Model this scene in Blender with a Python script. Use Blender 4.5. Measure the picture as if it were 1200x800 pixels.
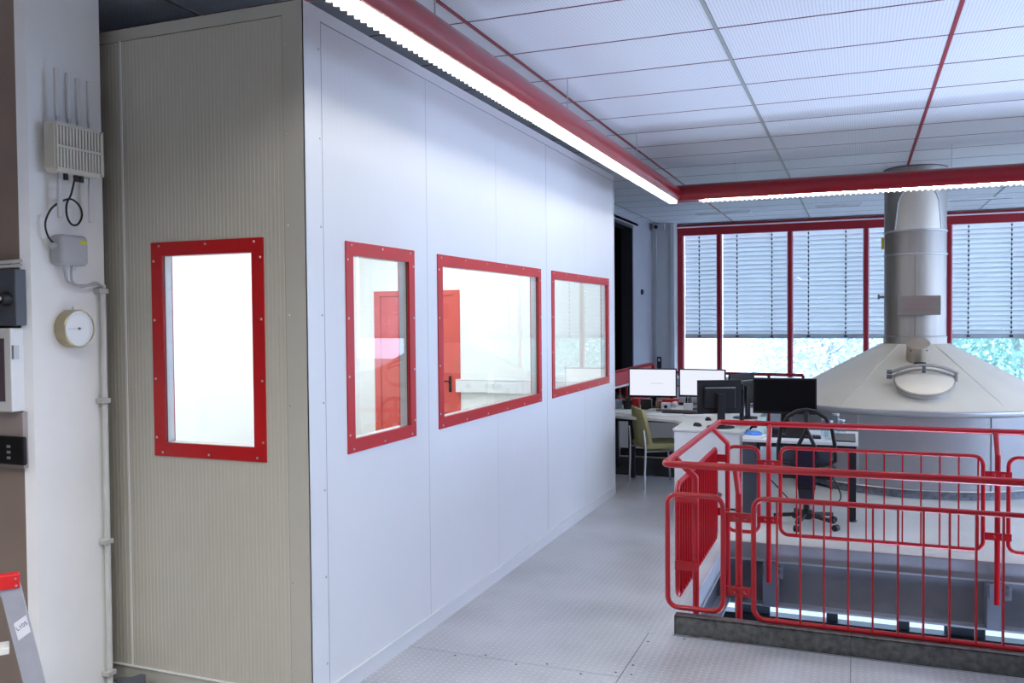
import bpy, bmesh, math, random
from mathutils import Vector, Matrix
random.seed(7)
R = math.radians
sc = bpy.context.scene
for o in list(bpy.data.objects):
    bpy.data.objects.remove(o)
COL = sc.collection

# ------------------------------------------------------------------ camera
F_PX, YAW, PITCH, ROLL = 1028.0, 0.375955, 0.0269433, -0.0088399
CAM_H = 1.8
fw = Vector((-math.sin(YAW) * math.cos(PITCH), math.cos(YAW) * math.cos(PITCH), -math.sin(PITCH)))
rt = Vector((math.cos(YAW), math.sin(YAW), 0))
up = rt.cross(fw)
r2 = rt * math.cos(ROLL) + up * math.sin(ROLL)
u2 = -rt * math.sin(ROLL) + up * math.cos(ROLL)
cam = bpy.data.cameras.new('camera')
cam.sensor_width = 36
cam.lens = F_PX / 1200 * 36
cam.clip_start, cam.clip_end = 0.05, 300
cam_o = bpy.data.objects.new('camera', cam)
COL.objects.link(cam_o)
m3 = Matrix((r2, u2, -fw)).transposed()
cam_o.matrix_world = Matrix.Translation((0, 0, CAM_H)) @ m3.to_4x4()
sc.camera = cam_o

# ------------------------------------------------------------------ world, exposure
EXPOSURE = 0.28
SKY_STRENGTH = 6.5
SKY_COLOR = (0.51, 0.68, 1.0)
TUBE_STRENGTH = 58.0
CABIN_LAMP = 17.0
PIT_POWER = 340.0
OVERHEAD_FILL_POWER = 46.0
w = bpy.data.worlds.new('overcast_sky')
sc.world = w
w.use_nodes = True
bg = w.node_tree.nodes['Background']
bg.inputs[0].default_value = (*SKY_COLOR, 1)
bg.inputs[1].default_value = SKY_STRENGTH
vs = sc.view_settings
vs.view_transform = 'Standard'
vs.look = 'None'
vs.gamma = 1
vs.exposure = EXPOSURE
vs.use_curve_mapping = False

# ------------------------------------------------------------------ materials
def lin(c):
    out = []
    for v in c:
        v /= 255
        out.append(v / 12.92 if v <= 0.04045 else ((v + 0.055) / 1.055) ** 2.4)
    return out
MATS = {}
def mat(name, rgb, rough=0.5, metal=0.0, var=0.06, vscale=6.0, bump=0.0, bscale=80.0, spec=0.5, stretch=None, coat=0.0, trans=0.0):
    """principled paint / metal with procedural colour variation and fine relief"""
    if name in MATS:
        return MATS[name]
    m = bpy.data.materials.new(name)
    m.use_nodes = True
    nt = m.node_tree
    N, L = nt.nodes, nt.links
    b = N['Principled BSDF']
    c = lin(rgb)
    tc = N.new('ShaderNodeTexCoord')
    src = tc.outputs['Object']
    if stretch:
        mp = N.new('ShaderNodeMapping')
        mp.inputs['Scale'].default_value = stretch
        L.new(src, mp.inputs[0])
        src = mp.outputs[0]
    nz = N.new('ShaderNodeTexNoise')
    nz.inputs['Scale'].default_value = vscale
    nz.inputs['Detail'].default_value = 5
    L.new(src, nz.inputs['Vector'])
    rp = N.new('ShaderNodeValToRGB')
    rp.color_ramp.elements[0].position = 0.3
    rp.color_ramp.elements[1].position = 0.7
    rp.color_ramp.elements[0].color = (*[max(0, v * (1 - var)) for v in c], 1)
    rp.color_ramp.elements[1].color = (*[min(1, v * (1 + var)) for v in c], 1)
    L.new(nz.outputs[0], rp.inputs[0])
    L.new(rp.outputs[0], b.inputs['Base Color'])
    b.inputs['Roughness'].default_value = rough
    b.inputs['Metallic'].default_value = metal
    b.inputs['Specular IOR Level'].default_value = spec
    b.inputs['Coat Weight'].default_value = coat
    if bump:
        n2 = N.new('ShaderNodeTexNoise')
        n2.inputs['Scale'].default_value = bscale
        L.new(src, n2.inputs['Vector'])
        bp = N.new('ShaderNodeBump')
        bp.inputs['Strength'].default_value = bump
        bp.inputs['Distance'].default_value = 0.004
        L.new(n2.outputs[0], bp.inputs['Height'])
        L.new(bp.outputs[0], b.inputs['Normal'])
    if trans:
        t = N.new('ShaderNodeBsdfTranslucent')
        L.new(rp.outputs[0], t.inputs[0])
        mx = N.new('ShaderNodeMixShader')
        mx.inputs[0].default_value = trans
        L.new(b.outputs[0], mx.inputs[1])
        L.new(t.outputs[0], mx.inputs[2])
        L.new(mx.outputs[0], N['Material Output'].inputs[0])
    MATS[name] = m
    return m

def emit(name, rgb, strength):
    m = bpy.data.materials.new(name)
    m.use_nodes = True
    nt = m.node_tree
    nt.nodes.remove(nt.nodes['Principled BSDF'])
    e = nt.nodes.new('ShaderNodeEmission')
    e.inputs[0].default_value = (*lin(rgb), 1)
    e.inputs[1].default_value = strength
    nt.links.new(e.outputs[0], nt.nodes['Material Output'].inputs[0])
    return m

def glass(name, tint=(0.985, 0.99, 0.99), f0=0.04, refl=1.0):
    """clear sheet glass: Schlick reflection over transmission"""
    m = bpy.data.materials.new(name)
    m.use_nodes = True
    nt = m.node_tree
    N, L = nt.nodes, nt.links
    N.remove(N['Principled BSDF'])
    g = N.new('ShaderNodeNewGeometry')
    d = N.new('ShaderNodeVectorMath'); d.operation = 'DOT_PRODUCT'
    L.new(g.outputs['Normal'], d.inputs[0]); L.new(g.outputs['Incoming'], d.inputs[1])
    ab = N.new('ShaderNodeMath'); ab.operation = 'ABSOLUTE'; L.new(d.outputs['Value'], ab.inputs[0])
    s = N.new('ShaderNodeMath'); s.operation = 'SUBTRACT'; s.inputs[0].default_value = 1; L.new(ab.outputs[0], s.inputs[1])
    p = N.new('ShaderNodeMath'); p.operation = 'POWER'; L.new(s.outputs[0], p.inputs[0]); p.inputs[1].default_value = 5
    a = N.new('ShaderNodeMath'); a.operation = 'MULTIPLY_ADD'; L.new(p.outputs[0], a.inputs[0])
    a.inputs[1].default_value = (1 - f0) * refl; a.inputs[2].default_value = f0 * refl
    t = N.new('ShaderNodeBsdfTransparent'); t.inputs[0].default_value = (*tint, 1)
    gl = N.new('ShaderNodeBsdfGlossy'); gl.inputs['Roughness'].default_value = 0.0
    mx = N.new('ShaderNodeMixShader')
    L.new(a.outputs[0], mx.inputs[0]); L.new(t.outputs[0], mx.inputs[1]); L.new(gl.outputs[0], mx.inputs[2])
    L.new(mx.outputs[0], N['Material Output'].inputs[0])
    return m

def math_node(N, L, op, a, b=None, c=None):
    n = N.new('ShaderNodeMath'); n.operation = op
    for i, v in enumerate((a, b, c)):
        if v is None:
            continue
        if isinstance(v, (int, float)):
            n.inputs[i].default_value = v
        else:
            L.new(v, n.inputs[i])
    return n.outputs[0]

def tear_plate(name, rgb, pitch=0.036):
    """steel tread plate: alternating raised lozenges, worn tops"""
    m = bpy.data.materials.new(name); m.use_nodes = True
    nt = m.node_tree; N, L = nt.nodes, nt.links; b = N['Principled BSDF']
    g = N.new('ShaderNodeNewGeometry'); sp = N.new('ShaderNodeSeparateXYZ'); L.new(g.outputs['Position'], sp.inputs[0])
    M = lambda *a: math_node(N, L, *a)
    u = M('MULTIPLY', sp.outputs[0], 1 / pitch); v = M('MULTIPLY', sp.outputs[1], 1 / pitch)
    fu = M('SUBTRACT', M('FRACT', u), 0.5); fv = M('SUBTRACT', M('FRACT', v), 0.5)
    par = M('MODULO', M('ABSOLUTE', M('ADD', M('FLOOR', u), M('FLOOR', v))), 2.0)
    sgn = M('MULTIPLY_ADD', par, 2.0, -1.0)
    fvs = M('MULTIPLY', fv, sgn)
    aa = M('DIVIDE', M('ADD', fu, fvs), 0.62); bb = M('DIVIDE', M('SUBTRACT', fu, fvs), 0.2)
    r = M('ADD', M('MULTIPLY', aa, aa), M('MULTIPLY', bb, bb))
    h = N.new('ShaderNodeMapRange'); h.interpolation_type = 'SMOOTHSTEP'
    L.new(r, h.inputs[0]); h.inputs[1].default_value = 1.0; h.inputs[2].default_value = 0.35; h.inputs[3].default_value = 0; h.inputs[4].default_value = 1
    bp = N.new('ShaderNodeBump'); bp.inputs['Strength'].default_value = 0.8; bp.inputs['Distance'].default_value = 0.0022
    L.new(h.outputs[0], bp.inputs['Height']); L.new(bp.outputs[0], b.inputs['Normal'])
    nz = N.new('ShaderNodeTexNoise'); nz.inputs['Scale'].default_value = 1.6; nz.inputs['Detail'].default_value = 8
    L.new(g.outputs['Position'], nz.inputs['Vector'])
    c = lin(rgb)
    rp = N.new('ShaderNodeValToRGB'); rp.color_ramp.elements[0].position = 0.3; rp.color_ramp.elements[1].position = 0.72
    rp.color_ramp.elements[0].color = (*[x * 0.78 for x in c], 1); rp.color_ramp.elements[1].color = (*[min(1, x * 1.12) for x in c], 1)
    L.new(nz.outputs[0], rp.inputs[0])
    mx = N.new('ShaderNodeMix'); mx.data_type = 'RGBA'
    L.new(M('MULTIPLY', h.outputs[0], 0.45), mx.inputs[0]); L.new(rp.outputs[0], mx.inputs[6]); mx.inputs[7].default_value = (*[min(1, x * 1.5) for x in c], 1)
    L.new(mx.outputs[2], b.inputs['Base Color'])
    L.new(M('MULTIPLY_ADD', nz.outputs[0], 0.3, 0.22), b.inputs['Roughness'])
    b.inputs['Metallic'].default_value = 0.35
    return m

def perforated(name, rgb):
    """perforated ceiling sheet: small dark holes"""
    m = bpy.data.materials.new(name); m.use_nodes = True
    nt = m.node_tree; N, L = nt.nodes, nt.links; b = N['Principled BSDF']
    g = N.new('ShaderNodeNewGeometry'); sp = N.new('ShaderNodeSeparateXYZ'); L.new(g.outputs['Position'], sp.inputs[0])
    M = lambda *a: math_node(N, L, *a)
    fu = M('SUBTRACT', M('FRACT', M('MULTIPLY', sp.outputs[0], 55.0)), 0.5); fv = M('SUBTRACT', M('FRACT', M('MULTIPLY', sp.outputs[1], 55.0)), 0.5)
    r = M('ADD', M('MULTIPLY', fu, fu), M('MULTIPLY', fv, fv))
    k = M('LESS_THAN', r, 0.045)
    c = lin(rgb)
    mx = N.new('ShaderNodeMix'); mx.data_type = 'RGBA'; L.new(k, mx.inputs[0])
    mx.inputs[6].default_value = (*c, 1); mx.inputs[7].default_value = (*[x * 0.62 for x in c], 1)
    L.new(mx.outputs[2], b.inputs['Base Color']); b.inputs['Roughness'].default_value = 0.6
    return m

M_CABIN = mat('cabin_side_paint', (226, 228, 230), 0.42, var=0.012, vscale=2)
M_CABIN_F = mat('cabin_front_paint', (196, 194, 184), 0.45, var=0.02, vscale=3)  # shaded copy of the cabin paint: the front's dim light is in the colour
M_CABTRIM_F = mat('cabin_front_trim_paint', (190, 189, 181), 0.45, var=0.015, vscale=3)  # trim darkened the same way for the dim front
M_INT = mat('cabin_inner_white', (238, 240, 238), 0.6, var=0.01)
M_RED = mat('red_gloss_paint', (178, 16, 30), 0.3, var=0.04, coat=0.15)
M_REDFRAME = mat('red_frame_paint', (186, 18, 24), 0.4, var=0.05)
M_REDDARK = mat('dark_red_paint', (150, 14, 30), 0.4, var=0.06)
M_REDLAMP = mat('lamp_red_paint', (150, 10, 30), 0.3, var=0.04, coat=0.2)
M_DOOR = mat('red_door_paint', (208, 84, 74), 0.5, var=0.04)
M_SCREW = mat('zinc_screw', (200, 200, 200), 0.3, metal=0.9, var=0.05)
M_GASKET = mat('dark_gasket', (48, 46, 46), 0.7)
M_ALU = mat('aluminium_profile', (190, 192, 195), 0.4, metal=0.6, var=0.04)
M_WHITE = mat('white_lacquer', (232, 234, 236), 0.4, var=0.015)
M_DESK = mat('desk_top_laminate', (214, 214, 210), 0.4, var=0.02)
M_BLACK = mat('black_plastic', (18, 18, 21), 0.45, var=0.1)
M_BLACKM = mat('black_powder_coat', (30, 32, 38), 0.5, var=0.1)
M_CONC = mat('concrete_floor', (196, 196, 192), 0.5, var=0.1, vscale=1.8, bump=0.08, bscale=40)
M_SLAB = mat('slab_concrete', (140, 144, 150), 0.75, var=0.14, vscale=5, bump=0.3, bscale=30)
M_PLATE = tear_plate('tread_plate', (196, 198, 202))
M_STEELDK = mat('grey_primed_steel', (104, 108, 118), 0.55, metal=0.2, var=0.15, vscale=4)
M_GALV = mat('galvanised_kerb', (104, 105, 104), 0.45, metal=0.5, var=0.4, vscale=28, bump=0.15, bscale=60)
M_STAIN = mat('brushed_stainless', (164, 160, 154), 0.46, metal=0.65, var=0.08, vscale=3, stretch=(6, 6, 0.6), bump=0.05, bscale=40)
M_HOOD = mat('satin_stainless_hood', (226, 220, 206), 0.42, metal=0.25, var=0.05, vscale=2)
M_DRUM = mat('drum_sheet_steel', (168, 168, 172), 0.4, metal=0.6, var=0.07, vscale=2, stretch=(1, 1, 0.4))
M_WELD = mat('weld_seam', (226, 222, 212), 0.4, metal=0.4)
M_COLW = mat('white_wall_paint', (240, 240, 240), 0.7, var=0.03, vscale=3, bump=0.05)
M_COLB = mat('taupe_wall_paint', (158, 142, 134), 0.6, var=0.06, vscale=4, bump=0.05)
M_WALLG = mat('grey_wall_paint', (184, 182, 182), 0.6, var=0.03)
M_DARKW = mat('black_wall', (10, 10, 12), 0.9, var=0.1)  # darkness of the unlit side room put into the wall colour
M_CEIL = perforated('perforated_ceiling', (214, 216, 220))
M_CEILD = mat('dark_ceiling_void', (22, 22, 26), 0.9)
M_RAILGREY = mat('ceiling_rail_grey', (150, 152, 148), 0.5)
M_RAILRED = mat('ceiling_rail_red', (140, 20, 42), 0.45)
M_RAILX = mat('ceiling_cross_rail', (96, 30, 52), 0.5)
M_SLAT = mat('blind_slat_aluminium', (228, 230, 230), 0.45, var=0.02, trans=0.36)
M_SLATR = mat('blind_bottom_rail', (186, 192, 194), 0.5, metal=0.0)
M_CORD = mat('blind_cord', (52, 60, 72), 0.8)
M_GLASS = glass('sheet_glass', refl=1.0)
M_GLASSW = glass('window_glass', refl=0.6)
M_TUBE = emit('fluorescent_tube', (255, 250, 240), TUBE_STRENGTH)
M_CABL = emit('cabin_light_diffuser', (240, 250, 255), CABIN_LAMP)
M_LOUV = mat('white_louvre', (240, 240, 240), 0.35, var=0.01, trans=0.3)

# ------------------------------------------------------------------ mesh helpers
BASE = {}
def base(o):
    return BASE.get(o.name, Vector((0, 0, 0))) if o else Vector((0, 0, 0))

class MB:
    def __init__(s):
        s.v, s.f = [], []
    def add(s, vs_, fs_):
        n = len(s.v)
        s.v += [tuple(p) for p in vs_]
        s.f += [tuple(i + n for i in q) for q in fs_]
        return s
    def box(s, x0, y0, z0, x1, y1, z1):
        x0, x1 = min(x0, x1), max(x0, x1); y0, y1 = min(y0, y1), max(y0, y1); z0, z1 = min(z0, z1), max(z0, z1)
        return s.add([(x0, y0, z0), (x1, y0, z0), (x1, y1, z0), (x0, y1, z0), (x0, y0, z1), (x1, y0, z1), (x1, y1, z1), (x0, y1, z1)],
                     [(0, 3, 2, 1), (4, 5, 6, 7), (0, 1, 5, 4), (1, 2, 6, 5), (2, 3, 7, 6), (3, 0, 4, 7)])
    def obox(s, c, ax, ay, az, hx, hy, hz):
        c, ax, ay, az = Vector(c), Vector(ax).normalized(), Vector(ay).normalized(), Vector(az).normalized()
        P = [c + ax * i * hx + ay * j * hy + az * k * hz for k in (-1, 1) for i, j in ((-1, -1), (1, -1), (1, 1), (-1, 1))]
        return s.add(P, [(0, 3, 2, 1), (4, 5, 6, 7), (0, 1, 5, 4), (1, 2, 6, 5), (2, 3, 7, 6), (3, 0, 4, 7)])
    def bar(s, a, b, wx, wy, ref=(0, 0, 1)):
        a, b = Vector(a), Vector(b)
        d = (b - a)
        z = d.normalized()
        r_ = Vector(ref)
        if abs(z.dot(r_)) > 0.98:
            r_ = Vector((1, 0, 0))
        x = r_.cross(z).normalized(); y = z.cross(x)
        return s.obox((a + b) / 2, x, y, z, wx / 2, wy / 2, d.length / 2)
    def tube(s, pts, r, n=8, closed=False, cap=True):
        P = [Vector(p) for p in pts]
        m = len(P)
        rings = []
        prev = None
        for i in range(m):
            if closed:
                t = (P[(i + 1) % m] - P[i - 1]).normalized()
            else:
                t = (P[min(i + 1, m - 1)] - P[max(i - 1, 0)]).normalized()
            if prev is None:
                q = Vector((0, 0, 1)) if abs(t.z) < 0.9 else Vector((1, 0, 0))
                a = q.cross(t).normalized()
            else:
                a = (prev - t * prev.dot(t)).normalized()
            prev = a
            b = t.cross(a)
            rr = r[i] if isinstance(r, (list, tuple)) else r
            rings.append([P[i] + a * rr * math.cos(2 * math.pi * k / n) + b * rr * math.sin(2 * math.pi * k / n) for k in range(n)])
        vs_ = [p for q in rings for p in q]
        fs_ = []
        for i in range(m if closed else m - 1):
            j = (i + 1) % m
            for k in range(n):
                k2 = (k + 1) % n
                fs_.append((i * n + k, i * n + k2, j * n + k2, j * n + k))
        if cap and not closed:
            fs_.append(tuple(range(n - 1, -1, -1)))
            fs_.append(tuple((m - 1) * n + k for k in range(n)))
        return s.add(vs_, fs_)
    def lathe(s, prof, c=(0, 0, 0), n=32, axis=(0, 0, 1), cap0=True, cap1=True):
        az = Vector(axis).normalized()
        q = Vector((1, 0, 0)) if abs(az.x) < 0.9 else Vector((0, 1, 0))
        ax = (q - az * q.dot(az)).normalized(); ay = az.cross(ax)
        c = Vector(c)
        vs_, fs_ = [], []
        for (r, z) in prof:
            for k in range(n):
                a = 2 * math.pi * k / n
                vs_.append(c + ax * r * math.cos(a) + ay * r * math.sin(a) + az * z)
        m = len(prof)
        for i in range(m - 1):
            for k in range(n):
                k2 = (k + 1) % n
                fs_.append((i * n + k, i * n + k2, (i + 1) * n + k2, (i + 1) * n + k))
        if cap0:
            fs_.append(tuple(range(n - 1, -1, -1)))
        if cap1:
            fs_.append(tuple((m - 1) * n + k for k in range(n)))
        return s.add(vs_, fs_)
    def prism(s, poly, f0, f1):
        """poly: 2d points; f0, f1 map a 2d point to the two 3d ends"""
        n = len(poly)
        vs_ = [f0(*p) for p in poly] + [f1(*p) for p in poly]
        fs_ = [(i, (i + 1) % n, n + (i + 1) % n, n + i) for i in range(n)]
        fs_ += [tuple(range(n - 1, -1, -1)), tuple(range(n, 2 * n))]
        return s.add(vs_, fs_)
    def mesh(s, name, m, off=Vector((0, 0, 0)), smooth=False, bevel=0.0, seg=2):
        me = bpy.data.meshes.new(name)
        me.from_pydata([tuple(Vector(p) - off) for p in s.v], [], s.f)
        bm = bmesh.new(); bm.from_mesh(me)
        bmesh.ops.recalc_face_normals(bm, faces=bm.faces[:])
        if bevel:
            ed = [e for e in bm.edges if len(e.link_faces) == 2 and e.calc_face_angle(0) > 0.6]
            bmesh.ops.bevel(bm, geom=ed, offset=bevel, segments=seg, affect='EDGES', profile=0.5)
        if smooth:
            for f in bm.faces:
                f.smooth = True
            for e in bm.edges:
                if len(e.link_faces) == 2 and e.calc_face_angle(0) > 0.7:
                    e.smooth = False
        bm.to_mesh(me); bm.free()
        if m:
            me.materials.append(m)
        return me
    def build(s, name, m, parent=None, smooth=False, bevel=0.0, seg=2, local=False):
        off = Vector((0, 0, 0)) if local else base(parent)
        o = bpy.data.objects.new(name, s.mesh(name, m, off, smooth, bevel, seg))
        COL.objects.link(o)
        if parent:
            o.parent = parent
            BASE[o.name] = base(parent)
        return o

def inst(name, me, parent, loc, rot=(0, 0, 0), local=False):
    o = bpy.data.objects.new(name, me)
    COL.objects.link(o)
    o.parent = parent
    o.location = Vector(loc) - (Vector((0, 0, 0)) if local else base(parent))
    o.rotation_euler = rot
    return o
def tag(o, label, cat, group=None, kind=None):
    o['label'] = label
    o['category'] = cat
    if group: o['group'] = group
    if kind: o['kind'] = kind
    return o
def thing(name, label, cat, loc=(0, 0, 0), rotz=0.0, group=None):
    o = bpy.data.objects.new(name, None)
    o.empty_display_size = 0.1
    COL.objects.link(o)
    o.location = loc
    o.rotation_euler = (0, 0, rotz)
    BASE[o.name] = Vector(loc)
    return tag(o, label, cat, group)
def struct(o, label=None, cat=None):
    o['kind'] = 'structure'
    if label: o['label'] = label
    if cat: o['category'] = cat
    return o
def single(mb, name, m, label, cat, group=None, **k):
    """a thing that is one mesh, origin moved to its base"""
    xs = [p[0] for p in mb.v]; ys = [p[1] for p in mb.v]; zs = [p[2] for p in mb.v]
    c = Vector(((min(xs) + max(xs)) / 2, (min(ys) + max(ys)) / 2, min(zs)))
    mb.v = [tuple(Vector(p) - c) for p in mb.v]
    o = mb.build(name, m, **k)
    o.location = c
    BASE[o.name] = c
    return tag(o, label, cat, group)
def text(name, body, size, m, parent, mw, extrude=0.0004, local=False):
    cu = bpy.data.curves.new(name, 'FONT'); cu.body = body; cu.size = size; cu.extrude = extrude
    cu.align_x = 'CENTER'; cu.align_y = 'CENTER'
    t = bpy.data.objects.new(name, cu); COL.objects.link(t)
    bpy.context.view_layer.update()
    me = bpy.data.meshes.new_from_object(t.evaluated_get(bpy.context.evaluated_depsgraph_get()))
    bpy.data.objects.remove(t)
    me.materials.clear(); me.materials.append(m)
    off = Vector((0, 0, 0)) if local else base(parent)
    me.transform(Matrix.Translation(-off) @ mw)
    o = bpy.data.objects.new(name, me); COL.objects.link(o); o.parent = parent
    return o
def frame_mat(o, x, y):
    x = Vector(x).normalized(); y = Vector(y).normalized(); z = x.cross(y)
    return Matrix.Translation(o) @ Matrix((x, y, z)).transposed().to_4x4()
def fillet(pts, r, n=5, closed=False):
    """round the corners of a polyline"""
    P = [Vector(p) for p in pts]
    m = len(P)
    out = []
    for i in range(m):
        if not closed and i in (0, m - 1):
            out.append(P[i]); continue
        a, b, c = P[i - 1], P[i], P[(i + 1) % m]
        d1 = (a - b).normalized(); d2 = (c - b).normalized()
        ang = d1.angle(d2)
        t = min(r / math.tan(ang / 2), (a - b).length * 0.45, (c - b).length * 0.45)
        rr = t * math.tan(ang / 2)
        ctr = b + (d1 + d2).normalized() * (rr / math.sin(ang / 2))
        p0, p1 = b + d1 * t, b + d2 * t
        e0, e1 = (p0 - ctr), (p1 - ctr)
        for k in range(n + 1):
            th = e0.angle(e1)
            if th < 1e-4:
                out.append(p0); continue
            q = k / n
            out.append(ctr + (e0 * math.sin((1 - q) * th) + e1 * math.sin(q * th)) / math.sin(th))
    return out

# ================================================================== SETTING
HC = 3.42            # ceiling height
XW, YF, YE = -2.30, 3.324, 8.654      # cabin side plane, cabin front plane, cabin end
XL = -5.30
YR = 15.54           # window wall
PX0, PY0, PY1, PX1 = -0.97, 4.93, 7.15, 6.3   # floor opening

# floor ------------------------------------------------------------
fl = MB()
fl.box(-8, -6, -.13, PX0, YR, -.007)
fl.box(PX0, -6, -.13, 7, PY0, -.007)
fl.box(PX0, PY1, -.13, 7, YR, -.007)
fl.box(PX1, PY0, -.13, 7, PY1, -.007)
floor = struct(fl.build('floor', M_SLAB))
g = 0.0022
def plate(x0, y0, x1, y1, m=M_PLATE, nm='floor_plate'):
    return MB().box(x0 + g, y0 + g, -.007, x1 - g, y1 - g, 0).build(nm, m, floor)
SX = -1.107
plate(-8, -6, SX, 1.9); plate(-8, 1.9, XW - .6, YF - .02); plate(XW - .6, 1.9, SX, 4.231)
MB().prism([(XW - .02, 4.231 + g), (SX - g, 4.231 + g), (SX - g, 4.89 + g), (PX0, 4.89 + g), (PX0, 7.05), (XW - .02, 7.05)], lambda x, y: (x, y, -.007), lambda x, y: (x, y, 0)).build('floor_plate', M_PLATE, floor)
plate(SX, 2.55, -.033, 4.89); plate(-.033, 2.55, 3.3, 4.89); plate(SX, -6, 7, 2.55); plate(3.3, 2.55, 7, 4.89)
plate(XW - .02, 7.05, -1.2, 9.6); plate(-5.3, 8.7, XW - .02, 9.6)
plate(-6, 9.6, -1.2, 12.4); plate(-6, 12.4, -1.2, YR)
plate(-1.2, PY1, 2.4, YR, M_CONC, 'concrete_screed'); plate(2.4, PY1, 7, YR, M_CONC, 'concrete_screed'); plate(PX1, 4.89, 7, PY1, M_CONC, 'concrete_screed')
plate(-1.2, 7.05, PX0, PY1, M_CONC, 'concrete_screed')
sm = MB().lathe([(.006, 0), (.006, .0015)], n=8).mesh('screw', M_BLACKM)
for (x, y) in [(-2.0, 4.2), (-1.65, 4.2), (-1.3, 4.2), (-1.14, 4.28), (-1.08, 4.4), (-1.08, 4.75), (-.9, 4.86), (-1.06, 4.28), (-1.5, 4.26), (-1.85, 4.26)]:
    inst('screw', sm, floor, (x, y, 0))

# slab edges and beams around the opening --------------------------
eb = thing('opening_edge_beam', 'grey steel beam running under the far edge of the floor opening', 'beam', (1.1, 7.3, -.6))
MB().box(-2.2, PY1 - .012, -.145, 6.4, PY1 + .16, -.132).build('top_flange', M_ALU, eb)
MB().box(-2.2, PY1 + .10, -.49, 6.4, PY1 + .115, -.145).build('web', mat('beam_web_paint', (126, 128, 132), .55, var=.12, vscale=4), eb)
MB().box(-2.2, PY1 + .0, -.505, 6.4, PY1 + .2, -.49).build('bottom_flange', M_ALU, eb)
for x in (-.639, .917, 2.47):
    b = MB().box(x - .055, PY1 - .10, -.47, x + .055, PY1 + .1, -.15).build('bracket', M_STEELDK, eb, bevel=.004)
    p_ = MB().box(x - .04, PY1 - .115, -.24, x + .10, PY1 - .10, -.13).build('bolt_plate', M_STEELDK, eb)
    for dz in (-.16, -.21):
        MB().lathe([(.011, 0), (.011, .012)], (x + .075, PY1 - .115, dz), 6, (0, -1, 0)).build('bolt', M_SCREW, p_)
lb = thing('opening_side_beam', 'grey steel beam under the left edge of the floor opening', 'beam', (-1.05, 6.0, -.5))
MB().box(PX0 - .16, 4.7, -.145, PX0 + .012, 7.14, -.132).build('top_flange', M_ALU, lb)
MB().box(PX0 - .10, 4.7, -.46, PX0 - .085, 7.14, -.145).build('web', M_STEELDK, lb)
MB().box(PX0 - .16, 4.7, -.475, PX0 + .02, 7.14, -.46).build('bottom_flange', M_ALU, lb)

# kerb angle along the near edge
for i, (x0, x1, lab) in enumerate([(-.967, -.034, 'short galvanised kerb strip at the left end of the floor opening'), (-.032, 6.3, 'long galvanised kerb strip running out of frame below the red railing')]):
    k = MB().box(x0, PY0 - .012, 0, x1, PY0 - .004, .105).box(x0, PY0 - .012, .1, x1, PY0 + .05, .108)
    if i == 0:
        k.box(x0, PY0 - .012, 0, x0 + .006, PY0 + .05, .105)
    single(k, 'kerb_strip', M_GALV, lab, 'kerb')

# lower level -------------------------------------------------------
struct(MB().box(-8, -6, -4.4, 7, YR, -4.25).build('floor_lower', M_CONC))
struct(MB().box(-8, YR, -4.4, 7, YR + .25, -3.37).box(-8, YR, -1.0, 7, YR + .25, -.13).build('wall_lower_rear', M_BLACKM))
struct(MB().box(-8.2, -6, -4.4, -8, YR, -.13).build('wall_lower_left', M_STEELDK))
struct(MB().box(7, -6, -4.4, 7.2, YR, -.13).build('wall_lower_right', M_STEELDK))
struct(MB().box(-8, -6.2, -4.4, 7, -6, -.13).build('wall_lower_back', M_STEELDK))
wl = MB()
for x in [-7 + 1.1 * i for i in range(13)]:
    wl.box(x - (.09 if round(x * 10) % 3 else .5), YR + .05, -3.37, x + .09, YR + .13, -1.0)
wl.box(-8, YR + .05, -2.55, 7, YR + .12, -2.49)
struct(wl.build('window_9', M_STEELDK))
# low machinery beneath the opening
mc = thing('pipe_run', 'dark round pipe with flange on the level below the floor opening', 'pipe', (1.0, 8.6, -2.0))
MB().tube([(-1.6, 9.2, -1.02), (3.4, 9.2, -1.02)], .05, 12).build('pipe', M_BLACKM, mc, smooth=True)
MB().lathe([(.1, 0), (.1, .05)], (.38, 9.2, -1.02), 20, (1, 0, 0)).lathe([(.08, 0), (.08, .05)], (.46, 9.2, -1.02), 20, (1, 0, 0)).build('flange', M_STEELDK, mc, smooth=True)
for x in (-1.2, 3.2):
    MB().box(x - .02, 9.18, -1.02, x + .02, 9.22, -.13).build('hanger', M_STEELDK, mc)

# ceiling ------------------------------------------------------------
ceil = struct(MB().box(-8, -6, HC + .04, 7.0, YR + .2, HC + .2).build('ceiling', M_CEILD))
CY0, CP = 5.074, .647
SEAMS = [-2.0 + 1.25 * i for i in range(-5, 8)]
j0, j1 = -4, 17
cm = MB().box(0, 0, 0, 1.25 - .024, CP - .013, .014).mesh('ceiling_panel', M_CEIL, bevel=.002, seg=1)
for i in range(len(SEAMS) - 1):
    for j in range(j0, j1):
        y = CY0 + j * CP
        if y > YR - .3: continue
        inst('ceiling_panel', cm, ceil, (SEAMS[i] + .012, y + .0065, HC))
MB().box(-8, -6, HC, 7.0, CY0 + j0 * CP - .01, HC + .02).build('ceiling_sheet', M_CEIL, ceil)
for i, x in enumerate(SEAMS):
    if -5 < x < 3.5:
        MB().box(x - .011, CY0 + j0 * CP, HC - .004, x + .011, YR, HC + .03).build('ceiling_rail', M_RAILRED if i % 2 else M_RAILGREY, ceil)
for j in range(j0, j1 + 1):
    y = CY0 + j * CP
    if y < YR:
        MB().box(-8, y - .006, HC - .001, 7.0, y + .006, HC + .03).build('ceiling_rail', M_RAILX, ceil)

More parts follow.
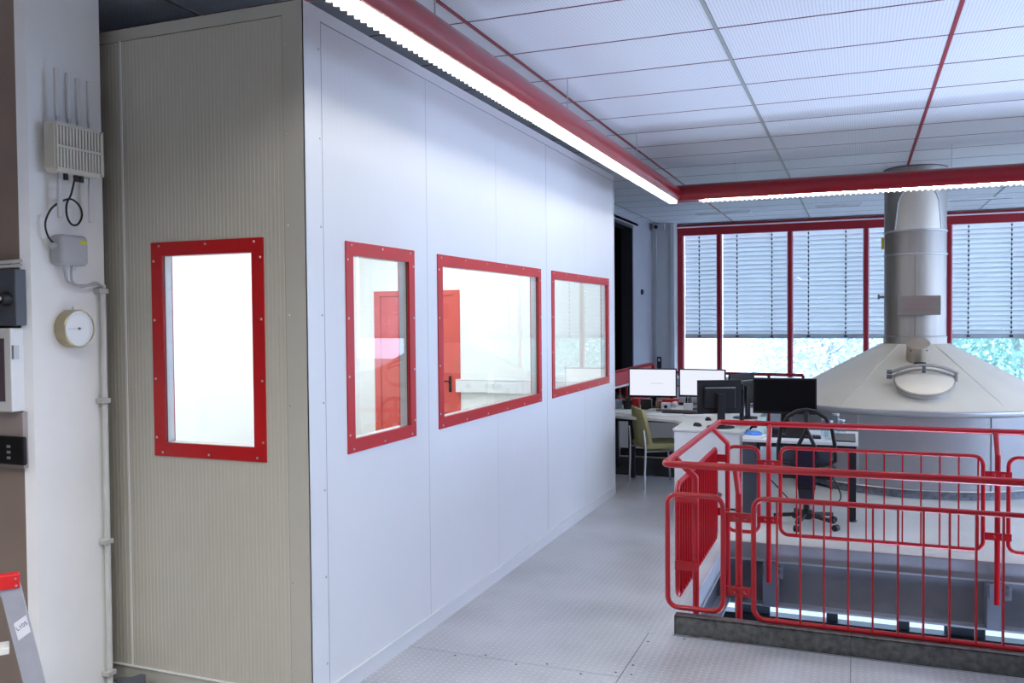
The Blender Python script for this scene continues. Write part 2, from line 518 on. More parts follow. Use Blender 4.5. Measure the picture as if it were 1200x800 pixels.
# walls ---------------------------------------------------------------
wr = MB()
wr.box(-2.96, YR, -.13, 7, YR + .22, .74)
wr.box(-2.96, YR, 3.395, 7, YR + .22, HC + .2)
struct(wr.build('wall_rear', M_WALLG))
struct(MB().box(-3.36, 15.2, -.13, -2.965, YR + .22, HC + .1).build('wall_pillar', M_WALLG, bevel=.01), 'pale grey pillar left of the blinds')
tr = MB().box(-3.30, 15.188, 0, -3.27, 15.2, HC).box(-3.045, 15.185, 0, -3.01, 15.2, HC)
struct(tr.build('trim_1', M_ALU))
wlft = MB().box(-3.5, 13.77, -.13, -3.36, YR + .2, HC + .1).box(-3.5, YE + .4, 3.25, -3.36, 13.77, HC + .1)
struct(wlft.build('wall_left', mat('bluegrey_panel', (156, 154, 160), 0.6, var=.03)))
# unlit side room behind the doorway
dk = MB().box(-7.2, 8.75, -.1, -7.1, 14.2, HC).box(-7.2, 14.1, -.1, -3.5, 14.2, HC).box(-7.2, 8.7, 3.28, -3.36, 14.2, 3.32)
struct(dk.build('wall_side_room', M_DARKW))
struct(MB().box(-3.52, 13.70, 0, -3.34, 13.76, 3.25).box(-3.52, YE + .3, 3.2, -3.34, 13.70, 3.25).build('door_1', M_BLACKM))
struct(MB().box(-8.2, -6, -.1, -8, YR, HC + .1).build('wall_far_left', M_COLB))
struct(MB().box(-8, -6.2, -.1, 7, -6, HC + .1).build('wall_back', M_WALLG))
# right-hand window wall (beside the photographer)
rw = MB().box(7, -6, -.13, 7.2, YR + .2, .8).box(7, -6, 3.2, 7.2, YR + .2, HC + .2).box(7, -6, .8, 7.2, 3.4, 3.2)
struct(rw.build('wall_right', M_WALLG))
rm = MB()
for k in range(11):
    y = 3.4 + 1.2 * k
    rm.box(7.03, y - .03, .8, 7.12, y + .03, 3.2)
rm.box(7.03, 3.4, 1.9, 7.1, YR, 1.95)
struct(rm.build('window_10', M_REDFRAME))

# rear window band -----------------------------------------------------
MULL = [-2.93, -2.248, -1.07, .12, 1.343, 2.56, 3.78, 5.0, 6.2, 6.97]
hd = MB().box(-2.98, YR - .06, 3.215, 7, YR + .05, 3.345).box(-2.98, YR - .09, 3.365, 7, YR + .02, 3.395)
struct(hd.build('trim_2', M_REDDARK))
struct(MB().box(-2.98, YR - .085, 3.345, 7, YR + .02, 3.365).build('trim_3', M_WHITE))
struct(MB().box(-2.98, YR - .12, .70, 7, YR + .1, .75).build('trim_4', M_WHITE))
for i in range(len(MULL) - 1):
    x0, x1 = MULL[i], MULL[i + 1]
    wn = bpy.data.objects.new('window_%d' % (i + 1) if i < 8 else 'window_11', None); COL.objects.link(wn)
    wn.location = (x0, YR, .75); BASE[wn.name] = Vector(wn.location); struct(wn)
    hw = .05 if i == 0 else .028
    MB().box(x0 - hw, YR - .05, .75, x0 + hw, YR + .07, 3.215).build('mullion', M_REDDARK, wn, bevel=.004)
    MB().box(x0 + hw, YR - .01, .75, x0 + hw + .018, YR + .05, 3.215).box(x1 - .046, YR - .01, .75, x1 - .028, YR + .05, 3.215).build('window_sash', mat('pinkish_sash', (214, 150, 160), .4), wn)  # slim strips carry a painted pink highlight along the mullions
    MB().box(x0 + hw + .01, YR + .012, .75, x1 - .03, YR + .022, 3.215).build('pane', M_GLASSW, wn)

# exterior venetian blinds
def slat_mesh(L_):
    b = MB(); n = 6; W = .084; t = .0012
    P = []
    for k in range(n + 1):
        s_ = (k / n - .5)
        P.append((s_ * W, .008 * (1 - (2 * s_) ** 2)))
    poly = P + [(y, z - t) for y, z in reversed(P)]
    b.prism(poly, lambda y, z: (0, y, z), lambda y, z: (L_, y, z))
    return b.mesh('slat', M_SLAT, smooth=True)
ZB, ZT = 1.45, 3.22
LOC = ['leftmost narrow blind beside the grey pillar', 'second blind from the pillar, above the two white screens', 'third blind from the pillar, above the black monitor',
       'blind partly hidden behind the steel chimney', 'blind just right of the steel chimney', 'blind out past the right frame edge, first', 'blind out past the right frame edge, second', 'blind out past the right frame edge, third', 'blind out past the right frame edge, fourth']
for i in range(len(MULL) - 1):
    x0, x1 = MULL[i] + .035, MULL[i + 1] - .02
    if i == 0: x0 += .02
    bl = thing('venetian_blind', 'pale blue ' + LOC[i], 'blind', ((x0 + x1) / 2, YR + .2, ZB), group='window blinds')
    sl = slat_mesh(x1 - x0)
    z = ZB + .06
    while z < ZT:
        inst('slat', sl, bl, (x0, YR + .2, z), (R(-63), 0, 0))
        z += .0765
    MB().box(x0, YR + .165, ZB - .045, x1, YR + .235, ZB + .03).build('bottom_rail', M_SLATR, bl, bevel=.006)
    wd = x1 - x0
    for fx in ((.42,) if i == 0 else (.22, .74)):
        cx = x0 + wd * fx
        c = MB().box(cx - .003, YR + .158, ZB, cx + .003, YR + .162, ZT)
        z = ZB + .04
        while z < ZT:
            c.box(cx - .012, YR + .152, z, cx + .012, YR + .166, z + .032); z += .0765
        c.box(cx - .025, YR + .15, ZB - .022, cx + .025, YR + .166, ZB + .012)
        c.build('ladder_cord', M_CORD, bl)

# ================================================================== CABIN
cab = thing('office_cabin', 'pale grey sandwich panel office cabin with four red framed windows', 'cabin', (-3.8, 6.0, 0))
Z0, Z1 = .09, 3.17
def rects(u0, u1, z0, z1, holes):
    us = sorted({u0, u1, *[min(max(h[0], u0), u1) for h in holes], *[min(max(h[1], u0), u1) for h in holes]})
    out = []
    for a, b in zip(us[:-1], us[1:]):
        if b - a < 1e-5: continue
        hs = sorted([h for h in holes if h[0] < (a + b) / 2 < h[1]], key=lambda h: h[2])
        z = z0
        for h in hs:
            out.append((a, b, z, h[2])); z = h[3]
        out.append((a, b, z, z1))
    return out
def panel(u0, u1, z0, z1, holes, P, depth, pitch, th, name, m):
    """ribbed sandwich panel; P(u, out, z) -> xyz, out>0 = outwards"""
    b = MB()
    for (a, c, q0, q1) in rects(u0, u1, z0, z1, holes):
        us = [a]
        k = math.floor(a / pitch)
        while True:
            for fr in (0.0, .12, .5, .62):
                u = (k + fr) * pitch
                if a + 1e-4 < u < c - 1e-4: us.append(u)
            k += 1
            if k * pitch > c: break
        us.append(c)
        def d(u):
            f_ = (u / pitch) % 1.0
            if f_ < .12: return -depth * (f_ / .12)
            if f_ < .5: return -depth
            if f_ < .62: return -depth * (1 - (f_ - .5) / .12)
            return 0
        n = len(us)
        vs_ = [P(u, d(u + 1e-6), q0) for u in us] + [P(u, d(u + 1e-6), q1) for u in us]
        vs_ += [P(a, -th, q0), P(c, -th, q0), P(a, -th, q1), P(c, -th, q1)]
        fs_ = [(i, i + 1, n + i + 1, n + i) for i in range(n - 1)]
        B = 2 * n
        fs_ += [(B, B + 2, B + 3, B + 1), (0, n, B + 2, B), (n - 1, B + 1, B + 3, 2 * n - 1)]
        fs_ += [tuple([*range(n, 2 * n), B + 3, B + 2]), tuple([*range(n - 1, -1, -1), B, B + 1])]
        b.add(vs_, fs_)
    return b.build(name, m, cab)
PS = lambda u, o, z: (XW + o, u, z)       # side: u = Y
PF = lambda u, o, z: (u, YF - o, z)       # front: u = X
WIN_S = [(3.645, 4.348), (4.637, 6.442), (6.699, 8.444)]
WZ0, WZ1 = 1.146, 2.178
FRW = .066
hs = [(a + FRW - .012, b - FRW + .012, WZ0 + FRW - .012, WZ1 - FRW + .012) for a, b in WIN_S]
TH = .045
seams = [3.42, 4.512, 5.55, 6.586, 7.62, 8.62]
for a, b in zip(seams[:-1], seams[1:]):
    panel(a + .0012, b - .0012, Z0, Z1, hs, PS, .00035, .024, TH, 'wall_panel', M_CABIN)
WF = (-3.185, -2.528)
hf = [(WF[0] + FRW - .012, WF[1] - FRW + .012, WZ0 + FRW - .012, WZ1 - FRW + .012)]
fs = [XL, -4.40, -3.357, -2.36]
for a, b in zip(fs[:-1], fs[1:]):
    panel(a + .0015, b - .0015, Z0, Z1, hf, PF, .0009, .022, TH, 'wall_panel', M_CABIN_F)
MB().box(-3.362, YF - .003, Z0, -3.352, YF + .01, Z1).build('joint_strip', M_WHITE, cab)
# rear and end walls
MB().box(XL, YF + .01, Z0, XL + TH, YE, Z1).build('wall_panel', M_INT, cab)
DX0, DX1, DZ1 = -5.05, -4.0, 2.107
ew = MB()
for a, b, c, d_ in rects(XL + TH, XW - TH, Z0, Z1, [(DX0 + .02, DX1 - .02, Z0, DZ1 - .02)]):
    if d_ > c: ew.box(a, YE - TH, c, b, YE, d_)
ew.build('wall_panel', M_INT, cab)
MB().box(XL, YF + .01, Z1 - .04, XW - .01, YE, Z1 + .04).build('roof_panel', M_INT, cab)
MB().box(XL, YF + .01, 0, XW - .02, YE, .05).build('cabin_floor', mat('cabin_floor_vinyl', (196, 196, 190), .5), cab)
# inner skins of the two window walls
sk = MB()
for a, b, c, d_ in rects(YF + TH, YE - TH, .05, Z1 - .04, hs): sk.box(XW - TH - .006, a, c, XW - TH - .001, b, d_)
for a, b, c, d_ in rects(XL + TH, XW - TH, .05, Z1 - .04, hf): sk.box(a, YF + TH + .001, c, b, YF + TH + .006, d_)
sk.build('inner_lining', M_INT, cab)
# trims
t = MB().box(XW, YF - .004, 0, XW + .004, 3.457, 3.222); t.build('corner_trim', M_CABIN, cab)
MB().box(-2.408, YF - .004, 0, XW + .004, YF - .0005, 3.222).build('corner_trim', M_CABTRIM_F, cab)
MB().box(XW - .05, 3.457, 3.166, XW + .004, YE, 3.222).build('top_trim', M_CABIN, cab)
MB().box(XL, YF - .004, 3.166, -2.408, YF + .05, 3.222).build('top_trim', M_CABTRIM_F, cab)
MB().box(XW, 3.457, 0, XW + .006, YE, .085).box(XW, 3.457, .085, XW + .014, YE, .089).build('base_trim', M_CABIN, cab)
MB().box(XL, YF - .006, 0, -2.408, YF, .086).build('base_trim', M_CABTRIM_F, cab)
MB().box(XL, YF - .014, .086, -2.408, YF, .091).build('drip_edge', M_WHITE, cab)
MB().box(XW - .002, YE - .035, .089, XW + .004, YE, 3.166).build('corner_trim', M_CABIN, cab)
M_SEAM = mat('panel_seam_sealant', (128, 132, 142), .7)
MB().box(XW - .01, 3.457, .09, XW + .0045, 3.4595, 3.166).build('seam', M_SEAM, cab)
MB().box(XW - .01, 3.457, 3.1625, XW + .0012, YE, 3.166).build('seam', M_SEAM, cab)
MB().box(XL, YF - .0012, 3.1625, -2.408, YF + .01, 3.166).build('seam', mat('front_seam', (120, 118, 110), .7), cab)
MB().box(-2.4115, YF - .0012, .09, -2.408, YF + .01, 3.166).build('seam', mat('front_seam', (120, 118, 110), .7), cab)
for y in (4.512, 6.586):
    MB().box(XW - .01, y - .0015, .089, XW + .0006, y + .0015, 3.163).build('seam', mat('faint_seam', (176, 180, 190), .7), cab)
scs = MB().lathe([(.006, 0), (.006, .002), (.003, .004)], n=8, axis=(1, 0, 0)).mesh('screw', M_SCREW)
scf = MB().lathe([(.006, 0), (.006, .002), (.003, .004)], n=8, axis=(0, -1, 0)).mesh('screw', M_SCREW)
for k in range(8):
    z = .2 + k * .405
    inst('screw', scs, cab, (XW + .004, 3.44, z)); inst('screw', scf, cab, (-2.392, YF - .004, z))
# windows
def cabin_window(u0, u1, P, scm, axis, mred):
    c = P((u0 + u1) / 2, 0, WZ0)
    b = MB()
    def bx(a0, a1, o0, o1, z0, z1):
        p, q = P(a0, o0, z0), P(a1, o1, z1)
        b.box(*p, *q)
    w_ = FRW
    bx(u0, u1, 0, .006, WZ1 - w_, WZ1); bx(u0, u1, 0, .006, WZ0, WZ0 + w_)
    bx(u0, u0 + w_, 0, .006, WZ0 + w_, WZ1 - w_); bx(u1 - w_, u1, 0, .006, WZ0 + w_, WZ1 - w_)
    fr = b.build('window', mred, cab)
    # reveal: red flange, gasket, white inner flange
    a0, a1, z0, z1 = u0 + w_, u1 - w_, WZ0 + w_, WZ1 - w_
    for (o0, o1, mm, nm, e) in ((-.008, .004, mred, 'reveal', .012), (-.016, -.008, M_GASKET, 'gasket', .012), (-.058, -.016, M_ALU, 'inner_reveal', .012)):
        b = MB()
        bx(a0 - e, a0, o0, o1, z0 - e, z1 + e); bx(a1, a1 + e, o0, o1, z0 - e, z1 + e)
        bx(a0, a1, o0, o1, z0 - e, z0); bx(a0, a1, o0, o1, z1, z1 + e)
        b.build(nm, mm, fr)
    b = MB(); bx(a0 - .004, a1 + .004, -.014, -.010, z0 - .004, z1 + .004)
    b.build('pane', M_GLASS, fr)
    b = MB()
    bx(u0 + w_ - .035, u1 - w_ + .035, -.064, -.058, z1, z1 + .035); bx(u0 + w_ - .035, u1 - w_ + .035, -.064, -.058, z0 - .035, z0)
    bx(u0 + w_ - .035, u0 + w_, -.064, -.058, z0, z1); bx(u1 - w_, u1 - w_ + .035, -.064, -.058, z0, z1)
    b.build('inner_frame', mred, fr)
    nu = max(2, round((u1 - u0) / .33)); nz = 3
    for k in range(nu + 1):
        u = u0 + .05 + (u1 - u0 - .1) * k / nu
        for z in (WZ0 + .018, WZ1 - .018): inst('screw', scm, fr, P(u, .006, z))
    for k in range(nz + 1):
        z = WZ0 + .09 + (WZ1 - WZ0 - .18) * k / nz
        for u in (u0 + .016, u1 - .016): inst('screw', scm, fr, P(u, .006, z))
    return fr
for a, b in WIN_S: cabin_window(a, b, PS, scs, 0, M_REDFRAME)
cabin_window(WF[0], WF[1], PF, scf, 1, M_REDFRAME)
# door inside, in the end wall
dy = YE - TH
dr = MB().box(DX0, dy - .02, .05, DX0 + .075, dy + .04, DZ1).box(DX1 - .075, dy - .02, .05, DX1, dy + .04, DZ1).box(DX0 + .075, dy - .02, DZ1 - .055, DX1 - .075, dy + .04, DZ1).build('door', M_DOOR, cab)
leaf = MB().box(DX0 + .08, dy - .005, .06, DX1 - .08, dy + .035, DZ1 - .06).build('leaf', M_DOOR, dr)
MB().box(-4.135, dy - .016, 1.0, -4.105, dy - .005, 1.175).tube([(-4.12, dy - .05, 1.12), (-4.22, dy - .05, 1.12)], .008, 8).tube([(-4.12, dy - .005, 1.12), (-4.12, dy - .05, 1.12)], .008, 8).build('handle', M_BLACK, dr)
MB().box(DX0 + .15, dy - .01, 1.4, DX0 + .8, dy - .005, 1.41).build('panel_line', M_REDFRAME, dr)
# cable trunking with sockets
tk = MB().box(-4.03, dy - .065, 1.007, XW - TH - .01, dy, 1.145).build('cable_trunking', M_WHITE, cab, bevel=.004)
MB().box(-4.03, dy - .068, 1.135, XW - TH - .01, dy - .03, 1.14).build('lid_line', M_ALU, tk)
for x in (-3.88, -3.66, -3.59, -3.52):
    MB().lathe([(.03, 0), (.03, .006), (.022, .006), (.020, .001)], (x, dy - .065, 1.076), 20, (0, -1, 0)).build('socket', mat('socket_white', (222, 224, 224), .4), tk, smooth=True)
# ceiling lights inside the cabin
for (x, y) in ((-3.8, 4.7), (-3.8, 7.2)):
    lp = MB().box(x - .35, y - .65, 3.07, x + .35, y + .65, 3.13).build('ceiling_light', M_WHITE, cab)
    MB().box(x - .32, y - .62, 3.06, x + .32, y + .62, 3.068).build('diffuser', M_CABL, lp)

# ================================================================== LUMINAIRES
RED = [(-.008, .01), (0, .01), (.0, .046), (.09, .046), (.09, .022), (.1, .022), (.122, .05), (.132, .09), (.122, .135), (.095, .17), (.045, .193), (-.005, .19), (-.042, .162), (-.05, .118), (-.035, .06)]
LZ = 3.0
def luminaire(label, P, s0, s1, mitre1, mitre0, blades, start=None):
    """P(s, a, z): s along, a inwards"""
    mid = P((s0 + s1) / 2, .04, LZ + .2)
    L_ = thing('louvre_luminaire', label, 'ceiling lamp', mid, group='red louvre lamps under the ceiling')
    b = MB().prism(RED, lambda a, z: P(s0 + mitre0 * a, a, LZ + z), lambda a, z: P(s1 + mitre1 * a, a, LZ + z))
    b.build('housing', M_REDLAMP, L_, smooth=True)
    U = [(.0005, .008), (.0035, .008), (.0035, .043), (.0865, .043), (.0865, .02), (.0895, .02), (.0895, .0455), (.0005, .0455)]
    q0 = s0 if start is None else s0 + start
    if start:
        MB().prism([(.0, .01), (.1, .022), (.09, .05), (.0, .05)], lambda a, z: P(s0 + mitre0 * a, a, LZ + z), lambda a, z: P(q0, a, LZ + z)).build('blank_cover', M_REDLAMP, L_)
    MB().prism(U, lambda a, z: P(q0 + (0 if start else mitre0 * a), a, LZ + z), lambda a, z: P(s1 + mitre1 * a, a, LZ + z)).build('reflector', M_LOUV, L_)
    q = q0 + .06
    while q < s1 - .1:
        e = min(q + 1.45, s1 - .1)
        MB().tube([P(q, .045, LZ + .032), P(e, .045, LZ + .032)], .0095, 8).build('lamp_tube', M_TUBE, L_)
        q = e + .05
    bb = MB(); n = 6; pts = []
    for k in range(n + 1):
        a = .004 + .082 * k / n
        bow = .016 * (1 - (2 * k / n - 1) ** 2)
        pts.append((a, bow))
    for k in range(n):
        (a, w0), (c, w1) = pts[k], pts[k + 1]
        V = [Vector(P(w0, a, 0)) , Vector(P(w1, c, 0)), Vector(P(w1, c, .0)) , Vector(P(w0, a, .0))]
        V2 = [Vector(P(w0 + .0016, a, 0)), Vector(P(w1 + .0016, c, 0))]
        zb, zt = Vector((0, 0, -.006)), Vector((0, 0, .020))
        vs_ = [V[0] + zb, V[1] + zb, V2[1] + zb, V2[0] + zb, V[0] + zt, V[1] + zt, V2[1] + zt, V2[0] + zt]
        bb.add(vs_, [(0, 3, 2, 1), (4, 5, 6, 7), (0, 1, 5, 4), (1, 2, 6, 5), (2, 3, 7, 6), (3, 0, 4, 7)])
    o0 = Vector(P(0, 0, 0))
    bb.v = [tuple(Vector(p) - o0) for p in bb.v]
    bm_ = bb.mesh('louvre_blade', M_LOUV)
    s = blades[0]
    while s < blades[1]:
        inst('louvre_blade', bm_, L_, P(s, 0, LZ)); s += .05
    # hangers to the ceiling
    s = s0 + .7
    while s < s1:
        MB().tube([P(s, .04, LZ + .19), P(s, .04, HC + .01)], .004, 6).build('hanger', M_ALU, L_)
        s += 2.0
    return L_
LX, LY = -1.87, 9.41
left = luminaire('long red lamp with glowing louvre beside the cabin wall', lambda s, a, z: (LX + a, s, z), -1.0, LY, -1, 0, (2.5, LY - .06))
rear = luminaire('red lamp crossing in front of the steel chimney and blinds', lambda s, a, z: (s, LY - a, z), LX, 4.6, -1, 1, (LX + .34, 2.2), .30)
MB().prism([(-.06, .05), (0, 0), (.06, .0), (.10, .05), (.1, .12), (-.06, .12)], lambda a, z: (LX - .01, 2.77 + a, LZ + z), lambda a, z: (LX - .07, 2.77 + a, LZ + z)).build('side_bracket', M_REDLAMP, left)
luminaire('red lamp along the far right side of the hall, out of frame', lambda s, a, z: (4.6 - a, s, z), 1.6, LY, -1, 1, (8.6, 9.2))  # unseen lamp run, added as fill light for the hall

# unseen overhead lamps added to light the column and cabin front
for i, (x, y, lab) in enumerate(((-1.25, .95, 'recessed ceiling panel lamp overhead, nearest the cabin, out of frame'), (-2.2, -.5, 'recessed ceiling panel lamp overhead, behind the viewer, out of frame'))):
    pl = thing('panel_lamp', lab, 'ceiling lamp', (x, y, HC - .03), group='recessed panel lamps')
    MB().box(x - .32, y - .62, HC - .03, x + .32, y - .60, HC).box(x - .32, y + .60, HC - .03, x + .32, y + .62, HC).box(x - .32, y - .6, HC - .03, x - .30, y + .6, HC).box(x + .30, y - .6, HC - .03, x + .32, y + .6, HC).build('frame', M_WHITE, pl)
    al = bpy.data.lights.new('panel', 'AREA'); al.shape = 'RECTANGLE'; al.size = .6; al.size_y = 1.2
    al.energy = OVERHEAD_FILL_POWER; al.color = (1.0, .97, .92); al.spread = R(128)
    ao = bpy.data.objects.new('panel', al); COL.objects.link(ao); ao.parent = pl
    ao.location = Vector((x, y, HC - .012)) - base(pl)

# unseen lamp added on the level below to brighten the ceiling
fd = thing('floor_uplight', 'long grey uplight on the level below, hidden under the floor opening', 'lamp', (2.2, 6.42, -4.25))
MB().box(.2, 6.08, -4.25, 6.8, 6.64, -3.2).build('housing', M_STEELDK, fd)
la = bpy.data.lights.new('uplight', 'AREA'); la.shape = 'RECTANGLE'; la.size = 6.6; la.size_y = .5
la.energy = PIT_POWER; la.color = (.56, .69, 1.0); la.spread = R(130)
lo = bpy.data.objects.new('uplight', la); COL.objects.link(lo); lo.parent = fd
lo.location = Vector((3.5, 6.36, -3.17)) - base(fd); lo.rotation_euler = (math.pi, 0, 0)

# ================================================================== RAILING ROUND THE OPENING
HZ = .957
NY, FY, LXR = 4.975, 7.075, -1.03
rail = thing('guard_railing', 'red tubular guard railing around the floor opening in front', 'railing', (.8, 6.0, 0))
pts = fillet([(3.4, NY, HZ), (LXR, NY, HZ), (LXR, FY, HZ), (3.4, FY, HZ)], .035)
MB().tube(pts, .021, 12).build('handrail', M_RED, rail, smooth=True)
def post(x, y, tx, ty, zb, zk=.80):
    p = fillet([(x, y, zb), (x, y, zk), (tx, ty, HZ)], .012, 3)
    return MB().tube(p, .019, 10).build('post', M_RED, rail, smooth=True)
NPY, FPY = 5.07, 6.98
posts = {}
for x in (-.628, .93, 2.48): posts['n%.2f' % x] = post(x, NPY, x - .005, NY, -.4)
for x in (-.639, .917, 2.47): posts['f%.2f' % x] = post(x, FPY, x, FY, -.26)
pl1 = post(-.9, 5.24, LXR, 5.24, -.4, .84)
pl2 = post(-.925, 6.80, LXR, 6.72, -.27, .83)
barx = MB().box(-.005, -.016, 0, .005, .016, 1).mesh('bar', M_RED)
def infill(plane, fixed, u0, u1, z0, z1, bars):
    P = (lambda u, z: (u, fixed, z)) if plane == 'Y' else (lambda u, z: (fixed, u, z))
    p = fillet([P(u0, z0), P(u1, z0), P(u1, z1), P(u0, z1)], .06, 5, True)
    fr = MB().tube(p, .0145, 10, True).build('infill_frame', M_RED, rail, smooth=True)
    for u in bars:
        o = inst('bar', barx, fr, P(u, z0), (0, 0, 0 if plane == 'Y' else R(90)))
        o.scale = (1, 1, z1 - z0)
    return fr
near = infill('Y', NY + .005, -.537, .86, .118, .79, [-.412 + .1215 * k for k in range(11)])
infill('Y', NY + .005, 1.0, 2.4, .118, .79, [1.12 + .1215 * k for k in range(11)])
infill('Y', NY + .005, -1.016, -.703, .135, .785, [])
infill('Y', FY, -.56, .838, .098, .775, [-.44 + .1245 * k for k in range(11)])
infill('Y', FY, .998, 2.39, .098, .775, [1.12 + .1245 * k for k in range(11)])
infill('Y', FY, -.966, -.722, .098, .768, [-.86])
infill('X', -1.012, 5.25, 6.80, .105, .79, [5.33 + .082 * k for k in range(18)])
def tab(p, y0, y1, x0, x1, z, axis=1):
    t_ = MB().box(x0, y0, z - .026, x1, y1, z + .026).build('tab', M_RED, p)
    for bx_ in (x0 + (x1 - x0) * .34, x0 + (x1 - x0) * .68):
        MB().lathe([(.012, 0), (.012, .006), (.006, .012)], (bx_, min(y0, y1), z), 8, (0, -1, 0)).build('bolt', M_RED, t_)
for x, p in ((-.628, posts['n-0.63']), (.93, posts['n0.93'])):
    for z in (.665, .245): tab(p, 5.03, 5.045, x - .08, x + .095, z); MB().tube([(x, 5.04, z), (x, 4.985, z)], .006, 6).build('bolt', M_RED, p)
for x, p in ((-.639, posts['f-0.64']), (.917, posts['f0.92'])):
    for z in (.665, .23): tab(p, FPY - .03, FPY - .018, x - .085, x + .085, z)
for z in (.72, .31):
    MB().box(-1.02, 5.21, z - .028, -.89, 5.222, z + .028).build('tab', M_RED, pl1)
    MB().box(-1.02, 6.76, z - .028, -.92, 6.772, z + .028).build('tab', M_RED, pl2)
MB().lathe([(.02, 0), (.02, .01)], (-.98, 6.75, .44), 10, (0, -1, 0)).build('bolt', M_SCREW, pl2)

# railing at the stairs behind the desks
sr = thing('stair_railing', 'dark red stair railing behind the desk with two screens', 'railing', (-2.2, 12.6, 0))
MB().tube(fillet([(-3.3, 11.6, 1.0), (-2.78, 12.6, 1.12), (-2.74, 12.6, 1.0), (-.7, 12.6, .98)], .05), .022, 8).build('handrail', M_REDDARK, sr, smooth=True)
MB().tube([(-3.3, 11.6, .78), (-2.78, 12.6, .9)], .016, 8).build('lower_rail', M_WHITE, sr, smooth=True)
ip = MB(); ip.prism([(0, .80), (1, .92), (1, 1.1), (0, .98)], lambda t_, z: (-3.3 + .52 * t_, 11.6 + t_, z), lambda t_, z: (-3.29 + .52 * t_, 11.595 + t_, z)); ip.build('kick_panel', M_REDFRAME, sr)
for k in range(9):
    t_ = k / 8
    MB().box(-3.3 + .52 * t_ - .012, 11.6 + t_ - .012, .12, -3.3 + .52 * t_ + .012, 11.6 + t_ + .012, .80 + .1 * t_).build('baluster', M_REDFRAME, sr)
MB().bar((-3.3, 11.6, .64), (-2.78, 12.6, .64), .03, .03).build('mid_rail', M_RED, sr)
for k in range(5):
    x = -2.5 + .45 * k
    MB().box(x - .018, 12.58, 0, x + .018, 12.62, .98).build('post', M_REDDARK, sr)
for z in (.25, .55, .8):
    MB().box(-2.78, 12.59, z - .01, -.7, 12.61, z + .01).build('cross_rail', M_RED, sr)
ss = thing('stair_stringer', 'white sloping stair side panel seen under the desk', 'stairs', (-3.0, 12.3, 0))
MB().prism([(-3.33, .0), (-2.0, .0), (-2.0, .62), (-2.7, .62), (-3.33, .16)], lambda x, z: (x, 12.75, z), lambda x, z: (x, 12.8, z)).build('panel', M_WHITE, ss)
for k, (z0_, z1_) in enumerate(((.05, .32), (.12, .40))):
    MB().bar((-3.33, 12.70, z0_), (-2.9, 12.70, z1_), .015, .02).build('edge', M_BLACKM, ss)

# ================================================================== EXTRACTION HOOD
HX, HY, HR = .59, 10.8, 1.45
hood = thing('extraction_hood', 'round stainless steel hood with drum, cone and tall chimney pipe', 'fume hood', (HX, HY, 0))
def hp(r, ang, z):      # ang measured from the camera side (-Y), positive to +X
    return (HX + r * math.sin(ang), HY - r * math.cos(ang), z)
N_ = 96
MB().lathe([(HR - .025, .0), (HR - .025, .075), (HR - .01, .078), (HR - .01, .08)], (HX, HY, 0), N_)  .build('plinth', mat('speckled_plinth', (120, 126, 136), .5, metal=.3, var=.35, vscale=20), hood, smooth=True)
dm = MB().lathe([(HR - .005, .08), (HR - .005, .81)], (HX, HY, 0), N_).build('drum', M_DRUM, hood, smooth=True)
for a in (-62, -24, 24.5, 66):
    MB().bar(hp(HR - .003, R(a), .09), hp(HR - .003, R(a), .80), .012, .006).build('weld_seam', M_STEELDK if a > 0 else M_WELD, dm)
MB().lathe([(HR, .08), (HR + .01, .085), (HR, .095)], (HX, HY, 0), N_, cap0=False, cap1=False).build('base_bead', M_ALU, dm, smooth=True)
rm_ = MB().lathe([(HR - .02, .79), (HR + .025, .81), (HR + .035, .83), (HR + .03, .853), (HR, .862)], (HX, HY, 0), N_).build('rim', M_ALU, hood, smooth=True)
cr = .335
cone = MB().lathe([(HR + .01, .860), (cr, 1.475)], (HX, HY, 0), N_).build('cone', M_HOOD, hood, smooth=True)
for a in (-32, 32, 92, -92, 150, -150):
    MB().bar(hp(HR - .02, R(a), .874), hp(cr + .01, R(a), 1.476), .018, .006, ref=(math.sin(R(a)), -math.cos(R(a)), 2)).build('weld_seam', M_WELD, cone)
ch = MB().lathe([(.325, 1.47), (.325, 1.55), (.318, 1.555), (.318, HC + .05)], (HX, HY, 0), 64, cap1=False).build('chimney', M_STAIN, hood, smooth=True)
for z in (2.46, 2.715, 1.55):
    MB().lathe([(.318, -.012), (.33, -.006), (.33, .006), (.318, .012)], (HX, HY, z), 64, cap0=False, cap1=False).build('clamp_band', M_ALU if z > 2 else M_STAIN, ch, smooth=True)
MB().bar(hp(.319, R(-3), 1.56), hp(.319, R(-3), 2.44), .007, .006).build('weld_seam', M_STEELDK, ch)
# saddle-shaped branch panel on the upper pipe
b = MB(); n = 14; prof = []
for k in range(n + 1):
    t_ = -1 + 2 * k / n
    prof.append((t_ * 44, 2.73 + .46 * math.sqrt(max(0, 1 - abs(t_) ** 3.2))))
vs_, fs_ = [], []
for (a, zt) in prof:
    for r_, z in ((.333, 2.725), (.333, zt), (.319, zt), (.319, 2.725)):
        vs_.append(hp(r_, R(a + 4), z))
for k in range(n):
    for q in range(4):
        fs_.append((k * 4 + q, k * 4 + (q + 1) % 4, (k + 1) * 4 + (q + 1) % 4, (k + 1) * 4 + q))
sd = MB().add(vs_, fs_).build('inspection_panel', M_HOOD, ch, smooth=True)
MB().tube([hp(.334, R(a + 4), z) for a, z in prof], .008, 6).build('panel_edge', M_ALU, ch, smooth=True)
MB().lathe([(.318, 0), (.326, .003), (.326, .009), (.318, .012)], (HX, HY, HC - .012), 64, cap0=False, cap1=False).build('ceiling_collar', M_STEELDK, ch, smooth=True)
